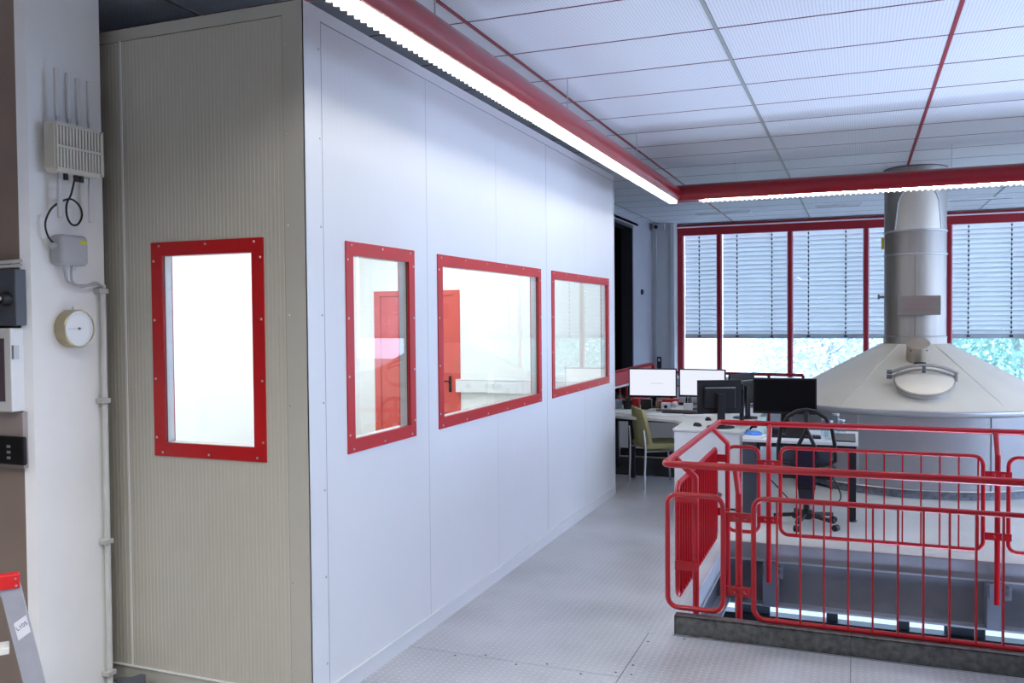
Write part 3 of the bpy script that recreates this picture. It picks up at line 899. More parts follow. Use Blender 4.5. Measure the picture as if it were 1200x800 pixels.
MB().lathe([(.012, 0), (.012, .05), (.028, .05), (.028, .07)], hp(.32, R(-80), 2.0), 12, (-1, 0, 0)).build('valve', M_STEELDK, ch)
MB().box(HX - .35, HY - .14, 2.53, HX - .32, HY - .06, 2.66).build('sticker', mat('yellow_tag', (206, 176, 60), .5), ch)
# sign plate with red lettering
sg = thing('sign_plate', 'grey sign plate with faint red lettering on the chimney pipe', 'sign', (HX + .02, HY - .345, 1.79))
MB().box(.40, HY - .352, 1.79, .825, HY - .342, 2.0).build('plate', mat('sign_grey', (122, 116, 112), .5, metal=.2), sg, bevel=.002)
MB().box(.45, HY - .342, 1.86, .5, HY - .28, 1.94).box(.73, HY - .342, 1.86, .78, HY - .25, 1.94).build('standoff', M_STEELDK, sg)
M_SIGNRED = mat('sign_red_print', (160, 62, 70), .6)
# blurred lettering: runs of short strokes standing in three rows
for (x0, x1, z, seed) in ((.435, .555, 1.957, 1), (.575, .79, 1.955, 2), (.50, .69, 1.90, 3), (.455, .62, 1.85, 4), (.64, .77, 1.852, 5)):
    rnd = random.Random(seed); b = MB(); x = x0
    while x < x1:
        w_ = rnd.uniform(.008, .014)
        b.box(x, HY - .3532, z - .012, x + .003, HY - .3518, z + .012)
        zz = rnd.choice((-.009, 0, .009)); b.box(x, HY - .3532, z + zz - .0018, x + w_, HY - .3518, z + zz + .0018)
        x += w_ + .006
    b.build('lettering', M_SIGNRED, sg)
# small vent cap
sl_ = (1.475 - .862) / (HR - cr)
def cz(r): return 1.475 - (r - cr) * sl_
va = math.atan(sl_)
vn = Vector((0, -math.sin(va), math.cos(va)))
vb = Vector(hp(.60, R(-.5), cz(.60)))
vc = MB().lathe([(.112, -.04), (.112, .17), (.117, .175), (.117, .19), (.0001, .205)], vb, 32, vn, cap1=False).build('vent_cap', mat('warm_steel_cap', (176, 166, 152), .4, metal=.5), hood, smooth=True)
for a in (-40, 45):
    d_ = (Vector((1, 0, 0)) * math.sin(R(a)) + vn.cross(Vector((1, 0, 0))) * -math.cos(R(a))).normalized()
    MB().lathe([(.009, 0), (.009, .004)], vb + vn * .15 + d_ * .111, 8, d_).build('screw', M_BLACK, vc)
# latch sensor
ls = MB().box(HX - .05, HY - .79, cz(.78) - .01, HX + .065, HY - .73, cz(.78) + .07).build('sensor_box', M_BLACK, hood, bevel=.006)
MB().box(HX - .0, HY - .794, cz(.78) + .03, HX + .05, HY - .79, cz(.78) + .05).build('label', mat('pink_label', (220, 170, 160), .5), ls)
MB().tube(fillet([(HX - .05, HY - .76, cz(.78) + .04), (HX - .11, HY - .78, cz(.78) + .03), (HX - .14, HY - .86, cz(.86) + .005)], .03), .004, 6).build('cable', M_ALU, ls)
# manhole hatch with clamp bar
ha = math.atan(sl_)
hn = Vector((0, -math.sin(ha), math.cos(ha)))
hc = Vector(hp(1.06, R(1.5), cz(1.06)))
hx_, hy_ = Vector((1, 0, 0)), hn.cross(Vector((1, 0, 0)))
hat = MB().lathe([(.255, -.06), (.255, .05), (.24, .055)], hc, 40, hn).build('manhole_ring', M_ALU, hood, smooth=True)
MB().lathe([(.275, .052), (.275, .075), (.25, .085), (.17, .11), (.07, .12), (.0001, .122)], hc, 40, hn, cap1=False).build('manhole_lid', M_HOOD, hat, smooth=True)
MB().lathe([(.27, .048), (.284, .056), (.284, .07), (.27, .078)], hc, 40, hn, cap0=False, cap1=False).build('clamp_ring', M_STAIN, hat, smooth=True)
cl = []
for k in range(13):
    t_ = -1 + k / 6
    cl.append(hc + hx_ * t_ * .295 + hn * (.12 + .085 * (1 - t_ * t_)) + hy_ * .07)
MB().tube(cl, .016, 8).tube([cl[-1], cl[-1] - hn * .10], .018, 8).build('clamp_bar', M_STAIN, hat, smooth=True)
MB().tube([p - hn * .055 for p in cl], .011, 8).build('clamp_bar', M_STAIN, hat, smooth=True)
MB().tube([hc + hn * .10 + hy_ * .07, hc + hn * .21 + hy_ * .07], .018, 10).build('clamp_screw', M_STEELDK, hat)
for s_ in (-1,):
    MB().lathe([(.022, 0), (.022, .05)], cl[0] - hx_ * .05, 10, hx_).lathe([(.022, 0), (.022, .05)], cl[0] - hx_ * .05 - hn * .06, 10, hx_).build('hinge', M_STEELDK, hat)

# ================================================================== DESKS
def desk_prism(poly, z0, z1, name, m, parent, bevel=.004):
    return MB().prism(poly, lambda x, y: (x, y, z0), lambda x, y: (x, y, z1)).build(name, m, parent, bevel=bevel)
d1 = thing('curved_desk', 'large pale desk with curved front edge below two white screens', 'desk', (-2.0, 9.6, 0))
arc = [(-2.85, 9.45), (-2.45, 9.16), (-2.2, 9.06), (-1.95, 9.02), (-1.75, 8.94), (-1.64, 8.8), (-1.64, 8.62), (-.98, 8.62), (-.98, 10.35), (-2.9, 10.35)]
desk_prism(arc, .712, .74, 'desk_top', M_DESK, d1)
for (x, y) in ((-2.36, 9.62), (-2.7, 10.2), (-1.1, 10.2)):
    MB().box(x - .035, y - .035, 0, x + .035, y + .035, .712).build('leg', M_BLACKM, d1, bevel=.004)
MB().box(-2.7, 9.5, .64, -1.1, 9.54, .712).build('under_frame', M_BLACKM, d1)
MB().box(-2.7, 10.18, .64, -1.1, 10.22, .712).build('under_frame', M_BLACKM, d1)
d2 = thing('white_pedestal', 'white desk-end cabinet behind the red railing corner', 'cabinet', (-1.31, 8.42, 0))
MB().box(-1.615, 8.245, .02, -1.0, 8.62, .715).build('body', M_WHITE, d2, bevel=.003)
MB().box(-1.63, 8.235, .717, -.985, 8.62, .742).build('top', M_DESK, d2, bevel=.003)
MB().box(-1.6, 8.26, 0, -1.02, 8.6, .02).build('plinth', M_BLACKM, d2)
MB().box(-1.01, 8.241, .05, -1.004, 8.245, .70).build('edge_strip', M_ALU, d2)
d3 = thing('small_desk', 'white topped desk with black steel legs behind the office chair', 'desk', (-.48, 8.5, 0))
DZ = .695
MB().box(-.968, 8.08, DZ - .027, .0, 8.9, DZ).build('desk_top', mat('desk_top_white', (226, 228, 230), .35, var=.01), d3, bevel=.003)
for (x, y) in ((-.045, 8.16), (-.92, 8.16), (-.045, 8.84), (-.92, 8.84)):
    l = MB().box(x - .03, y - .03, .02, x + .03, y + .03, DZ - .027).build('leg', M_BLACKM, d3, bevel=.003)
    MB().lathe([(.036, 0), (.036, .012), (.02, .022)], (x, y, 0), 12).build('foot', M_BLACKM, l)
MB().box(-.97, 8.10, .02, -.85, 8.14, DZ - .03).build('side_panel', mat('slate_panel', (62, 68, 80), .5), d3)
MB().box(-.9, 8.14, DZ - .07, -.06, 8.17, DZ - .027).build('under_frame', M_BLACKM, d3)
MB().box(-.9, 8.83, DZ - .07, -.06, 8.86, DZ - .027).build('under_frame', M_BLACKM, d3)
# wall-side low cabinet behind desks
lc = thing('low_cabinet', 'low white cabinet on a dark base behind the olive chair', 'cabinet', (-2.0, 11.3, 0))
MB().box(-2.9, 11.1, .1, -1.2, 11.5, .52).build('body', M_WHITE, lc, bevel=.004)
MB().box(-2.88, 11.12, 0, -1.22, 11.48, .1).build('plinth', M_BLACKM, lc)

single(MB().box(-2.95, 9.75, .0, -1.65, 10.95, .008), 'floor_mat', mat('dark_mat', (46, 46, 48), .9, var=.2, vscale=40), 'dark floor mat under the curved desk', 'mat')
# ------------------------------------------------------------------ monitors
M_SCREENW = emit('lit_screen', (238, 242, 255), .82)
M_SCREENB = mat('dark_screen', (9, 9, 12), .5, var=.05, spec=.15)
def monitor(label, loc, rotz, wdt, hgt, zc, screen, stand=True, lines=True):
    """faces local -Y; loc z = table height"""
    t_ = thing('monitor', label, 'monitor', loc, rotz, 'desk monitors')
    z0, z1 = zc - hgt / 2 - loc[2], zc + hgt / 2 - loc[2]
    k = dict(local=True)
    cs = MB().box(-wdt / 2, -.012, z0, wdt / 2, .018, z1).build('casing', M_BLACK, t_, bevel=.004, **k)
    MB().box(-wdt / 2 + .06, .018, z0 + .05, wdt / 2 - .06, .045, z1 - .06).build('rear_shell', M_BLACK, t_, bevel=.01, **k)
    MB().box(-wdt / 2 + .065, .044, z1 - .075, wdt / 2 - .065, .047, z1 - .068).build('vent_slot', M_ALU, t_, **k)
    MB().box(-wdt / 2 + .014, -.0145, z0 + .022, wdt / 2 - .014, -.012, z1 - .014).build('screen', screen, t_, **k)
    if lines:
        for q, (a, c, h) in enumerate(((-.02, .12, .48),)):
            zz = z0 + (z1 - z0) * h
            MB().box(a * wdt / .55, -.0155, zz, c * wdt / .55, -.0145, zz + .003).build('text_line', mat('screen_text', (200, 206, 222), .6), t_, **k)
    MB().box(-.045, .045, z0 + .1, .045, .062, z0 + .2).build('mount', M_BLACK, t_, **k)
    if stand:
        MB().box(-.035, .06, .015, .035, .085, z0 + .19).build('stand', M_BLACK, t_, bevel=.004, **k)
        MB().lathe([(.13, 0), (.13, .008), (.12, .014), (.04, .018)], (0, .05, 0), 28).build('stand_base', M_BLACK, t_, smooth=True, **k)
    return t_
monitor('left of two white lit screens on the curved desk', (-2.21, 10.02, .74), R(4), .555, .335, 1.035, M_SCREENW)
monitor('right of two white lit screens on the curved desk', (-1.635, 9.98, .74), R(-5), .53, .32, 1.045, M_SCREENW)
monitor('black monitor seen from behind on the white pedestal', (-1.235, 8.50, .742), R(180 + 24), .42, .32, 1.03, M_SCREENB, lines=False)
monitor('dark monitor turned nearly edge-on just behind the black one', (-1.13, 9.35, .74), R(-112), .50, .32, 1.04, M_SCREENW)
monitor('wide black monitor facing us on the small white desk', (-.645, 8.62, DZ), R(2), .575, .335, 1.04, M_SCREENB, lines=False)
pa = thing('desk_pole', 'black desk pole with side arm between the black monitors', 'monitor arm', (-1.05, 8.7, .74))
MB().tube([(-1.05, 8.72, .74), (-1.05, 8.72, 1.14)], .022, 10).build('pole', M_BLACK, pa, smooth=True)
MB().box(-1.2, 8.70, 1.05, -1.03, 8.74, 1.09).build('arm', M_BLACK, pa)
MB().box(-1.11, 8.66, .742, -.99, 8.78, .755).build('clamp', M_BLACK, pa)

# ------------------------------------------------------------------ desk clutter
def box_thing(name, label, cat, x0, y0, z0, x1, y1, z1, m, group=None, bevel=.003):
    return single(MB().box(x0, y0, z0, x1, y1, z1), name, m, label, cat, group, bevel=bevel)
def mouse(label, x, y, z, rz):
    t_ = thing('computer_mouse', label, 'mouse', (x, y, z), rz, 'computer mice')
    b = MB(); n = 7; rings = []
    for k in range(n + 1):
        u = -1 + 2 * k / n
        s_ = math.sqrt(max(.02, 1 - u * u))
        rings.append([(.032 * s_ * math.cos(a), u * .055, .034 * s_ ** .8 * math.sin(a)) for a in [math.pi * q / 8 for q in range(9)]])
    vs_ = [p for q in rings for p in q]
    fs_ = [(i * 9 + q, i * 9 + q + 1, (i + 1) * 9 + q + 1, (i + 1) * 9 + q) for i in range(n) for q in range(8)]
    fs_ += [tuple([i * 9 for i in range(n + 1)] + [i * 9 + 8 for i in range(n, -1, -1)])]
    MB().add(vs_, fs_).build('shell', M_BLACK, t_, smooth=True, local=True)
    MB().box(-.003, .02, .026, .003, .04, .033).build('wheel', M_STEELDK, t_, local=True)
mouse('black mouse near the front edge of the white pedestal', -1.44, 8.50, .742, R(50))
mouse('black mouse on the curved desk, left of two behind the black monitor', -1.42, 9.02, .74, R(20))
mouse('black mouse on the curved desk, right of two behind the black monitor', -1.30, 9.04, .74, R(-10))
def keyboard(label, x, y, z, rz, m=M_BLACK):
    t_ = thing('keyboard', label, 'keyboard', (x, y, z), rz, 'keyboards')
    MB().box(-.22, -.07, 0, .22, .07, .014).build('body', m, t_, bevel=.004, local=True)
    km = MB().box(-.0075, -.0075, 0, .0075, .0075, .005).mesh('key', M_BLACKM if m is M_BLACK else M_WHITE)
    for i in range(20):
        for j in range(5):
            inst('key', km, t_, (-.205 + i * .0215, -.052 + j * .026, .014), local=True)
keyboard('dark keyboard in front of the two white screens', -1.78, 9.58, .74, R(-4))
keyboard('black keyboard on the small white desk under the dark monitor', -.53, 8.32, DZ, R(3))
def sheet(label, x, y, z, w_, h_, rz, n=1, m=None):
    t_ = MB()
    for k in range(n):
        c, s_ = math.cos(rz + k * .12), math.sin(rz + k * .12)
        t_.obox((k * .01, k * .004, .002 + k * .004), (c, s_, 0), (-s_, c, 0), (0, 0, 1), w_ / 2, h_ / 2, .0018)
    o = t_.build('paper_sheets', m or mat('paper_white', (236, 238, 240), .8, var=.02))
    o.location = (x, y, z)
    return tag(o, label, 'paper')
sheet('loose white papers at the left end of the curved desk', -2.42, 9.5, .74, .42, .30, R(8), 3)
sheet('white papers on the curved desk in front of the keyboard', -1.95, 9.36, .74, .36, .24, R(-10), 2)
sheet('white paper beside the keyboard, near the black monitor', -1.58, 9.38, .74, .30, .21, R(20), 2)
sheet('small stack of cream papers under the left white screen', -2.18, 9.78, .74, .1, .06, R(30), 5, mat('paper_cream', (222, 220, 204), .8))
bc = thing('glass_vase', 'clear glass jar standing left of the white screen', 'jar', (-2.62, 9.92, .74))
gm = glass('jar_glass', (.86, .92, .94), .06, 1.0)
MB().lathe([(.06, 0), (.075, .02), (.075, .13), (.055, .16), (.06, .19)], (-2.62, 9.92, .74), 24, cap1=False).build('body', gm, bc, smooth=True)
MB().lathe([(.055, .005), (.068, .02), (.068, .09)], (-2.62, 9.92, .74), 24).build('filling', mat('pale_filling', (168, 184, 190), .4, var=.3, vscale=30), bc, smooth=True)
pt = thing('desk_plant', 'small dark green plant in a black pot under the left screen', 'plant', (-2.47, 9.86, .74))
MB().lathe([(.04, 0), (.055, .1)], (-2.47, 9.86, .74), 16).build('pot', M_BLACK, pt)
for k in range(14):
    a = random.uniform(0, 6.28); e = random.uniform(.5, 1.3); L_ = random.uniform(.06, .11)
    p0 = Vector((-2.47, 9.86, .83)); d_ = Vector((math.cos(a) * math.cos(e), math.sin(a) * math.cos(e), math.sin(e)))
    sd_ = d_.cross(Vector((0, 0, 1))).normalized() * .014
    MB().add([p0, p0 + d_ * L_ * .5 + sd_, p0 + d_ * L_, p0 + d_ * L_ * .5 - sd_], [(0, 1, 2, 3)]).build('leaf', mat('leaf_dark', (40, 66, 34), .5), pt)
box_thing('red_carton', 'small red carton under the left white screen', 'box', -2.42, 9.9, .74, -2.35, 9.98, .86, M_REDFRAME)
box_thing('black_speaker', 'black desk speaker below the left white screen', 'speaker', -2.31, 9.84, .74, -2.19, 9.92, .86, M_BLACK)
box_thing('brown_carton', 'tiny brown carton between the speaker and the white box', 'box', -2.14, 9.84, .742, -2.09, 9.9, .84, mat('brown_card', (120, 92, 70), .7))
dp = thing('tape_dispenser', 'white desk dispenser with dark hole beside the red bracket', 'dispenser', (-2.02, 9.84, .74))
MB().box(-2.07, 9.8, .74, -1.96, 9.86, .83).build('body', M_WHITE, dp, bevel=.012)
MB().lathe([(.02, 0), (.02, .004)], (-2.015, 9.8, .785), 14, (0, -1, 0)).build('hole', M_BLACK, dp)
box_thing('red_file', 'red file folder lying behind the white dispenser', 'folder', -2.08, 9.9, .742, -1.9, 10.0, .86, M_REDFRAME)
tp = thing('desk_telephone', 'white desk telephone with handset right of the dispenser', 'telephone', (-1.86, 9.82, .74))
MB().prism([(9.74, .74), (9.9, .74), (9.9, .81), (9.74, .76)], lambda y, z: (-1.95, y, z), lambda y, z: (-1.8, y, z)).build('base', M_WHITE, tp)
MB().box(-1.94, 9.76, .80, -1.9, 9.9, .84).build('handset', M_WHITE, tp, bevel=.01)
MB().box(-1.88, 9.86, .80, -1.82, 9.88, .83).build('display', M_BLACK, tp)
pc = thing('pen_cup', 'white square pen cup with dark pens between the two screens', 'cup', (-1.77, 9.8, .74))
MB().box(-1.81, 9.76, .74, -1.72, 9.85, .83).build('cup', M_WHITE, pc, bevel=.004)
for k in range(5):
    x, y = -1.79 + .015 * k, 9.8 + random.uniform(-.02, .02)
    MB().tube([(x, y, .82), (x + random.uniform(-.01, .01), y, .90)], .005, 6).build('pen', M_BLACK, pc)
cup = thing('drinking_glass', 'clear drinking glass right of the pen cup', 'glass', (-1.67, 9.8, .74))
MB().lathe([(.028, 0), (.034, .11)], (-1.67, 9.8, .74), 18, cap1=False).build('body', gm, cup, smooth=True)
box_thing('red_binder', 'red ring binder lying under the right white screen', 'binder', -1.62, 9.78, .742, -1.42, 9.9, .85, mat('binder_red', (168, 40, 60), .5))
box_thing('grey_shelf_board', 'grey shelf board under the screens', 'board', -2.1, 9.69, .742, -1.3, 9.735, .765, mat('grey_board', (110, 108, 108), .6))
# small desk
bb = thing('blue_package', 'blue and white crumpled package at the left of the small desk', 'package', (-.90, 8.24, DZ))
MB().prism([(-.98, 8.14), (-.8, 8.12), (-.78, 8.3), (-.93, 8.33)], lambda x, y: (x, y, DZ), lambda x, y: (x + .01, y, DZ + .02)).build('paper', M_WHITE, bb, bevel=.004)
MB().lathe([(.075, 0), (.08, .012), (.05, .03), (.0001, .036)], (-.89, 8.25, DZ + .02), 14, cap1=False).build('wrapper', mat('blue_wrap', (66, 130, 214), .4, var=.3, vscale=20), bb, smooth=True)
box_thing('mint_box', 'small pale mint green box left of the office chair', 'box', -.875, 8.45, DZ, -.80, 8.52, DZ + .155, mat('mint_card', (206, 232, 224), .6))
box_thing('black_stapler', 'black stapler beside the mint green box', 'stapler', -.78, 8.42, DZ, -.66, 8.47, DZ + .06, M_BLACK, bevel=.01)
box_thing('dark_box', 'dark brown box under the black monitor', 'box', -.62, 8.44, DZ, -.42, 8.5, DZ + .10, mat('dark_brown', (52, 46, 44), .5))
for k, (x, y, lab) in enumerate(((-.28, 8.44, 'leftmost glass jar right of the office chair'), (-.24, 8.30, 'second glass jar right of the office chair'), (-.14, 8.40, 'third glass jar right of the office chair'), (-.19, 8.52, 'rear glass jar, tallest, beside the chair arch'))):
    j = thing('glass_jar', lab, 'jar', (x, y, DZ), group='glass jars on the small desk')
    h = .15 if k < 3 else .19
    MB().lathe([(.034, 0), (.037, .01), (.037, h - .03), (.03, h - .015), (.03, h)], (x, y, DZ), 18, cap1=False).build('body', gm, j, smooth=True)
    MB().lathe([(.032, h), (.032, h + .015)], (x, y, DZ), 16).build('lid', M_ALU, j)
ty = thing('wire_tray', 'grey mesh tray on the right end of the small desk', 'tray', (-.1, 8.24, DZ))
MB().box(-.2, 8.12, DZ + .005, -.02, 8.34, DZ + .015).build('bottom', mat('tray_grey', (150, 150, 146), .5), ty)
for (x0, y0, x1, y1) in ((-.2, 8.12, -.02, 8.126), (-.2, 8.334, -.02, 8.34), (-.2, 8.12, -.194, 8.34), (-.026, 8.12, -.02, 8.34)):
    MB().box(x0, y0, DZ + .002, x1, y1, DZ + .05).build('side', mat('tray_grey', (150, 150, 146), .5), ty)

# ================================================================== CHAIRS
M_GREEN = mat('olive_upholstery', (168, 160, 112), .75, var=.06, vscale=20, bump=.1, bscale=200)
gc = thing('visitor_chair', 'olive green upholstered chair with chrome legs at the curved desk', 'chair', (-1.98, 9.26, 0), R(-57 + 0))
# local: faces +Y; width along X
k = dict(local=True)
b = MB(); n = 10; vs_, fs_ = [], []
rows = 8
for side in (0, 1):
    for i in range(rows + 1):
        t_ = i / rows
        z = .46 + .36 * t_
        hw = .225 * (1 - .38 * t_ ** 2.6)
        for q in range(n + 1):
            u = -1 + 2 * q / n
            y = -.235 - .06 * t_ + .05 * u * u + (.035 if side == 0 else 0)
            vs_.append((hw * u, y, z + (.03 * (1 - u * u) * (t_ ** 4))))
S = (rows + 1) * (n + 1)
for i in range(rows):
    for q in range(n):
        a = i * (n + 1) + q
        fs_.append((a, a + 1, a + n + 2, a + n + 1)); fs_.append((S + a, S + a + n + 1, S + a + n + 2, S + a + 1))
for i in range(rows):
    for q in (0, n):
        a = i * (n + 1) + q; fs_.append((a, a + n + 1, S + a + n + 1, S + a))
for q in range(n):
    for i in (0, rows):
        a = i * (n + 1) + q; fs_.append((a, a + 1, S + a + 1, S + a))
b.add(vs_, fs_).build('backrest', M_GREEN, gc, smooth=True, **k)
MB().prism([(-.215, -.22), (.215, -.22), (.235, .12), (.2, .24), (-.2, .24), (-.235, .12)], lambda x, y: (x, y, .415), lambda x, y: (x, y, .475)).build('seat', M_GREEN, gc, bevel=.02, seg=3, **k)
M_CHROME = mat('chrome_tube', (200, 202, 206), .18, metal=1.0, var=.02)
for sx in (-1, 1):
    MB().tube(fillet([(sx * .235, -.25, 0), (sx * .235, -.235, .44), (sx * .225, -.25, .62)], .05), .0115, 8).build('leg', M_CHROME, gc, smooth=True, **k)
    MB().tube([(sx * .225, .22, 0), (sx * .225, .19, .42)], .0115, 8).build('leg', M_CHROME, gc, smooth=True, **k)
    MB().tube([(sx * .23, -.235, .40), (sx * .225, .19, .40)], .0115, 8).build('side_rail', M_CHROME, gc, smooth=True, **k)

oc = thing('office_chair', 'black swivel office chair with arched back at the small desk', 'chair', (-.41, 7.88, 0), R(3))
# faces +Y (towards the desk)
for q in range(5):
    a = R(90 + 72 * q + 20)
    leg = MB(); leg.bar((0, 0, .10), (.27 * math.cos(a), .27 * math.sin(a), .075), .035, .03)
    lo_ = leg.build('leg', M_BLACKM, oc, bevel=.005, **k)
    cx, cy = .28 * math.cos(a), .28 * math.sin(a)
    MB().lathe([(.027, -.022), (.027, .022)], (cx, cy, .028), 14, (-math.sin(a), math.cos(a), 0)).build('castor', M_BLACK, lo_, **k)
MB().tube([(0, 0, .08), (0, 0, .40)], .026, 12).build('gas_column', M_BLACK, oc, **k)
MB().lathe([(.05, .06), (.05, .13)], n=16).build('hub', M_BLACK, oc, **k)
MB().prism([(-.22, -.2), (.22, -.2), (.25, .05), (.22, .24), (-.22, .24), (-.25, .05)], lambda x, y: (x, y, .43), lambda x, y: (x, y, .50)).build('seat', M_BLACKM, oc, bevel=.02, seg=3, **k)
MB().prism([(-.07, -.26), (.07, -.26), (.05, .1), (-.05, .1)], lambda x, y: (x, y, .36), lambda x, y: (x, y, .425)).build('mechanism', M_BLACK, oc, **k)
arch = [(-.225, -.25, .60), (-.222, -.27, .72), (-.20, -.285, .86), (-.15, -.295, .96), (-.075, -.30, 1.01), (0, -.30, 1.022), (.075, -.30, 1.01), (.15, -.295, .96), (.20, -.285, .86), (.222, -.27, .72), (.225, -.25, .60), (.17, -.26, .575), (.08, -.27, .56), (0, -.275, .555), (-.08, -.27, .56), (-.17, -.26, .575)]
br = MB().tube(arch, .017, 10, True).build('back_frame', M_BLACK, oc, smooth=True, **k)
MB().tube([(0, -.30, 1.015), (0, -.305, .86), (-.03, -.305, .80), (-.075, -.30, .70), (-.085, -.29, .62)], .016, 8).tube([(0, -.305, .86), (.03, -.305, .80), (.075, -.30, .70), (.085, -.29, .62)], .016, 8).build('back_spine', M_BLACK, oc, smooth=True, **k)
MB().prism([(-.19, .58), (.19, .58), (.205, .66), (.19, .71), (-.19, .71), (-.205, .66)], lambda x, z: (x, -.262, z), lambda x, z: (x, -.252, z)).build('back_pad', mat('grey_mesh', (70, 78, 92), .8), oc, **k)
MB().prism([(-.07, .38), (.07, .38), (.085, .70), (-.085, .70)], lambda x, z: (x, -.29, z), lambda x, z: (x, -.31, z)).prism([(-.055, .22), (.055, .22), (.075, .42), (-.075, .42)], lambda x, z: (x, -.13 - .3 * (z - .2), z), lambda x, z: (x, -.19 - .3 * (z - .2), z)).build('back_bracket', mat('navy_plastic', (28, 30, 52), .4), oc, bevel=.006, **k)
MB().tube([(.06, -.1, .39), (.16, -.12, .37), (.2, -.2, .36)], .008, 6).build('lever', M_BLACK, oc, **k)
cb = MB().tube(fillet([(-.3, 8.75, .30), (-.2, 8.7, .26), (-.12, 8.72, .05), (-.3, 8.9, .01), (-.6, 8.8, .01), (-.8, 8.7, .25)], .1), .006, 6)
single(cb, 'power_cable', M_BLACK, 'black power cable hanging behind the office chair', 'cable')

# ================================================================== COLUMN ON THE LEFT
CX = -3.397
colm = struct(MB().box(-8, 2.80, -.0, CX - .03, 3.235, HC).build('column', M_COLB), 'taupe and white concrete column at the left edge', 'column')
MB().box(CX - .03, 2.83, 0, CX, 3.235, HC).build('white_face', M_COLW, colm)
MB().prism([(CX - .03, 2.80), (CX, 2.83), (CX - .03, 2.83)], lambda x, y: (x, y, 0), lambda x, y: (x, y, HC)).build('chamfer', M_COLW, colm)

M_APC = mat('cream_housing', (216, 212, 200), .45, var=.02)
ap = thing('wireless_access_point', 'cream ribbed wireless access point with rod antennas on the column', 'access point', (-3.33, 3.0, 2.47))
bd = MB().prism(fillet([(2.882, 2.468, 0), (3.15, 2.468, 0), (3.15, 2.69, 0), (2.882, 2.69, 0)], .02, 3, True) and [(p.x, p.y) for p in fillet([(2.882, 2.468, 0), (3.15, 2.468, 0), (3.15, 2.69, 0), (2.882, 2.69, 0)], .02, 3, True)], lambda y, z: (-3.362, y, z), lambda y, z: (-3.302, y, z)).build('body', M_APC, ap)
for row in (0, 1):
    for q in range(14):
        y = 2.904 + q * .0172
        z0_ = 2.488 if row == 0 else 2.588
        MB().box(-3.304, y, z0_, -3.29, y + .009, z0_ + .085).build('fin', M_APC, bd)
MB().box(-3.304, 2.89, 2.575, -3.291, 3.144, 2.586).build('rib', M_APC, bd)
for a0_, a1_ in ((2.888, 2.896), (3.136, 3.144)):
    MB().box(-3.304, a0_, 2.476, -3.29, a1_, 2.684).build('rib', M_APC, bd)
MB().box(-3.397, 2.92, 2.50, -3.362, 3.08, 2.66).build('wall_bracket', M_ALU, ap)
M_ANT = mat('antenna_white', (214, 214, 216), .45)
for y, z1_ in ((2.931, 2.93), (2.993, 2.925), (3.045, 2.913), (3.109, 2.915)):
    t_ = MB().tube([(-3.335, y, 2.72), (-3.335, y, z1_)], .0115, 10).build('antenna', M_ANT, ap, smooth=True)
    MB().tube([(-3.335, y, 2.688), (-3.335, y, 2.722)], .009, 8).build('connector', M_SCREW, t_)
for y, z1_ in ((2.936, 2.27), (3.106, 2.262)):
    t_ = MB().tube([(-3.335, y, 2.44), (-3.335, y, z1_)], .0115, 10).build('antenna', M_ANT, ap, smooth=True)
    MB().tube([(-3.335, y, 2.47), (-3.335, y, 2.435)], .009, 8).build('connector', M_SCREW, t_)
for y in (2.965, 3.02, 3.05):
    MB().tube([(-3.33, y, 2.47), (-3.33, y, 2.44)], .011, 8).build('gland', M_BLACKM, ap)
cab_pts = [(-3.34, 3.02, 2.445), (-3.345, 3.005, 2.38), (-3.35, 2.985, 2.335), (-3.35, 2.985, 2.28), (-3.35, 3.01, 2.245), (-3.35, 3.045, 2.25), (-3.35, 3.068, 2.29), (-3.355, 3.06, 2.335), (-3.36, 3.02, 2.362), (-3.36, 2.965, 2.345), (-3.36, 2.91, 2.305), (-3.36, 2.878, 2.24), (-3.358, 2.89, 2.18), (-3.355, 2.925, 2.145)]
sp_ = []
P_ = [Vector(p) for p in cab_pts]
for i in range(len(P_) - 1):
    p0, p1, p2, p3 = P_[max(i - 1, 0)], P_[i], P_[i + 1], P_[min(i + 2, len(P_) - 1)]
    for q in range(4):
        t_ = q / 4
        sp_.append(.5 * ((2 * p1) + (p2 - p0) * t_ + (2 * p0 - 5 * p1 + 4 * p2 - p3) * t_ ** 2 + (3 * p1 - p0 - 3 * p2 + p3) * t_ ** 3))
sp_.append(P_[-1])
MB().tube(sp_, .0048, 6).build('cable', M_BLACK, ap, smooth=True)

jb = thing('junction_box', 'grey rounded junction box with yellow sticker under the access point', 'junction box', (-3.36, 3.0, 2.06))
M_JB = mat('junction_grey', (172, 174, 180), .5, var=.02)
MB().box(CX, 2.925, 2.055, -3.318, 3.078, 2.195).build('body', M_JB, jb, bevel=.022, seg=4)
MB().box(-3.3185, 3.025, 2.155, -3.3165, 3.062, 2.172).build('sticker', mat('yellow_sticker', (214, 206, 70), .5), jb)
MB().tube([(-3.355, 2.93, 2.145), (-3.355, 2.90, 2.14)], .014, 10).build('gland', M_ALU, jb)
for y in (2.975, 3.015): MB().tube([(-3.355, y, 2.06), (-3.355, y, 2.035)], .011, 10).build('gland', M_ALU, jb)
MB().tube(fillet([(-3.36, 2.975, 2.04), (-3.36, 2.985, 1.985), (-3.36, 3.035, 1.965), (-3.36, 3.10, 1.968), (-3.36, 3.15, 1.985), (-3.36, 3.19, 1.965)], .03), .0065, 8).tube(fillet([(-3.365, 3.015, 2.04), (-3.365, 3.015, 1.98), (-3.365, 3.07, 1.96), (-3.365, 3.12, 1.972), (-3.365, 3.185, 1.972)], .03), .0055, 8).build('cable', M_JB, jb, smooth=True)

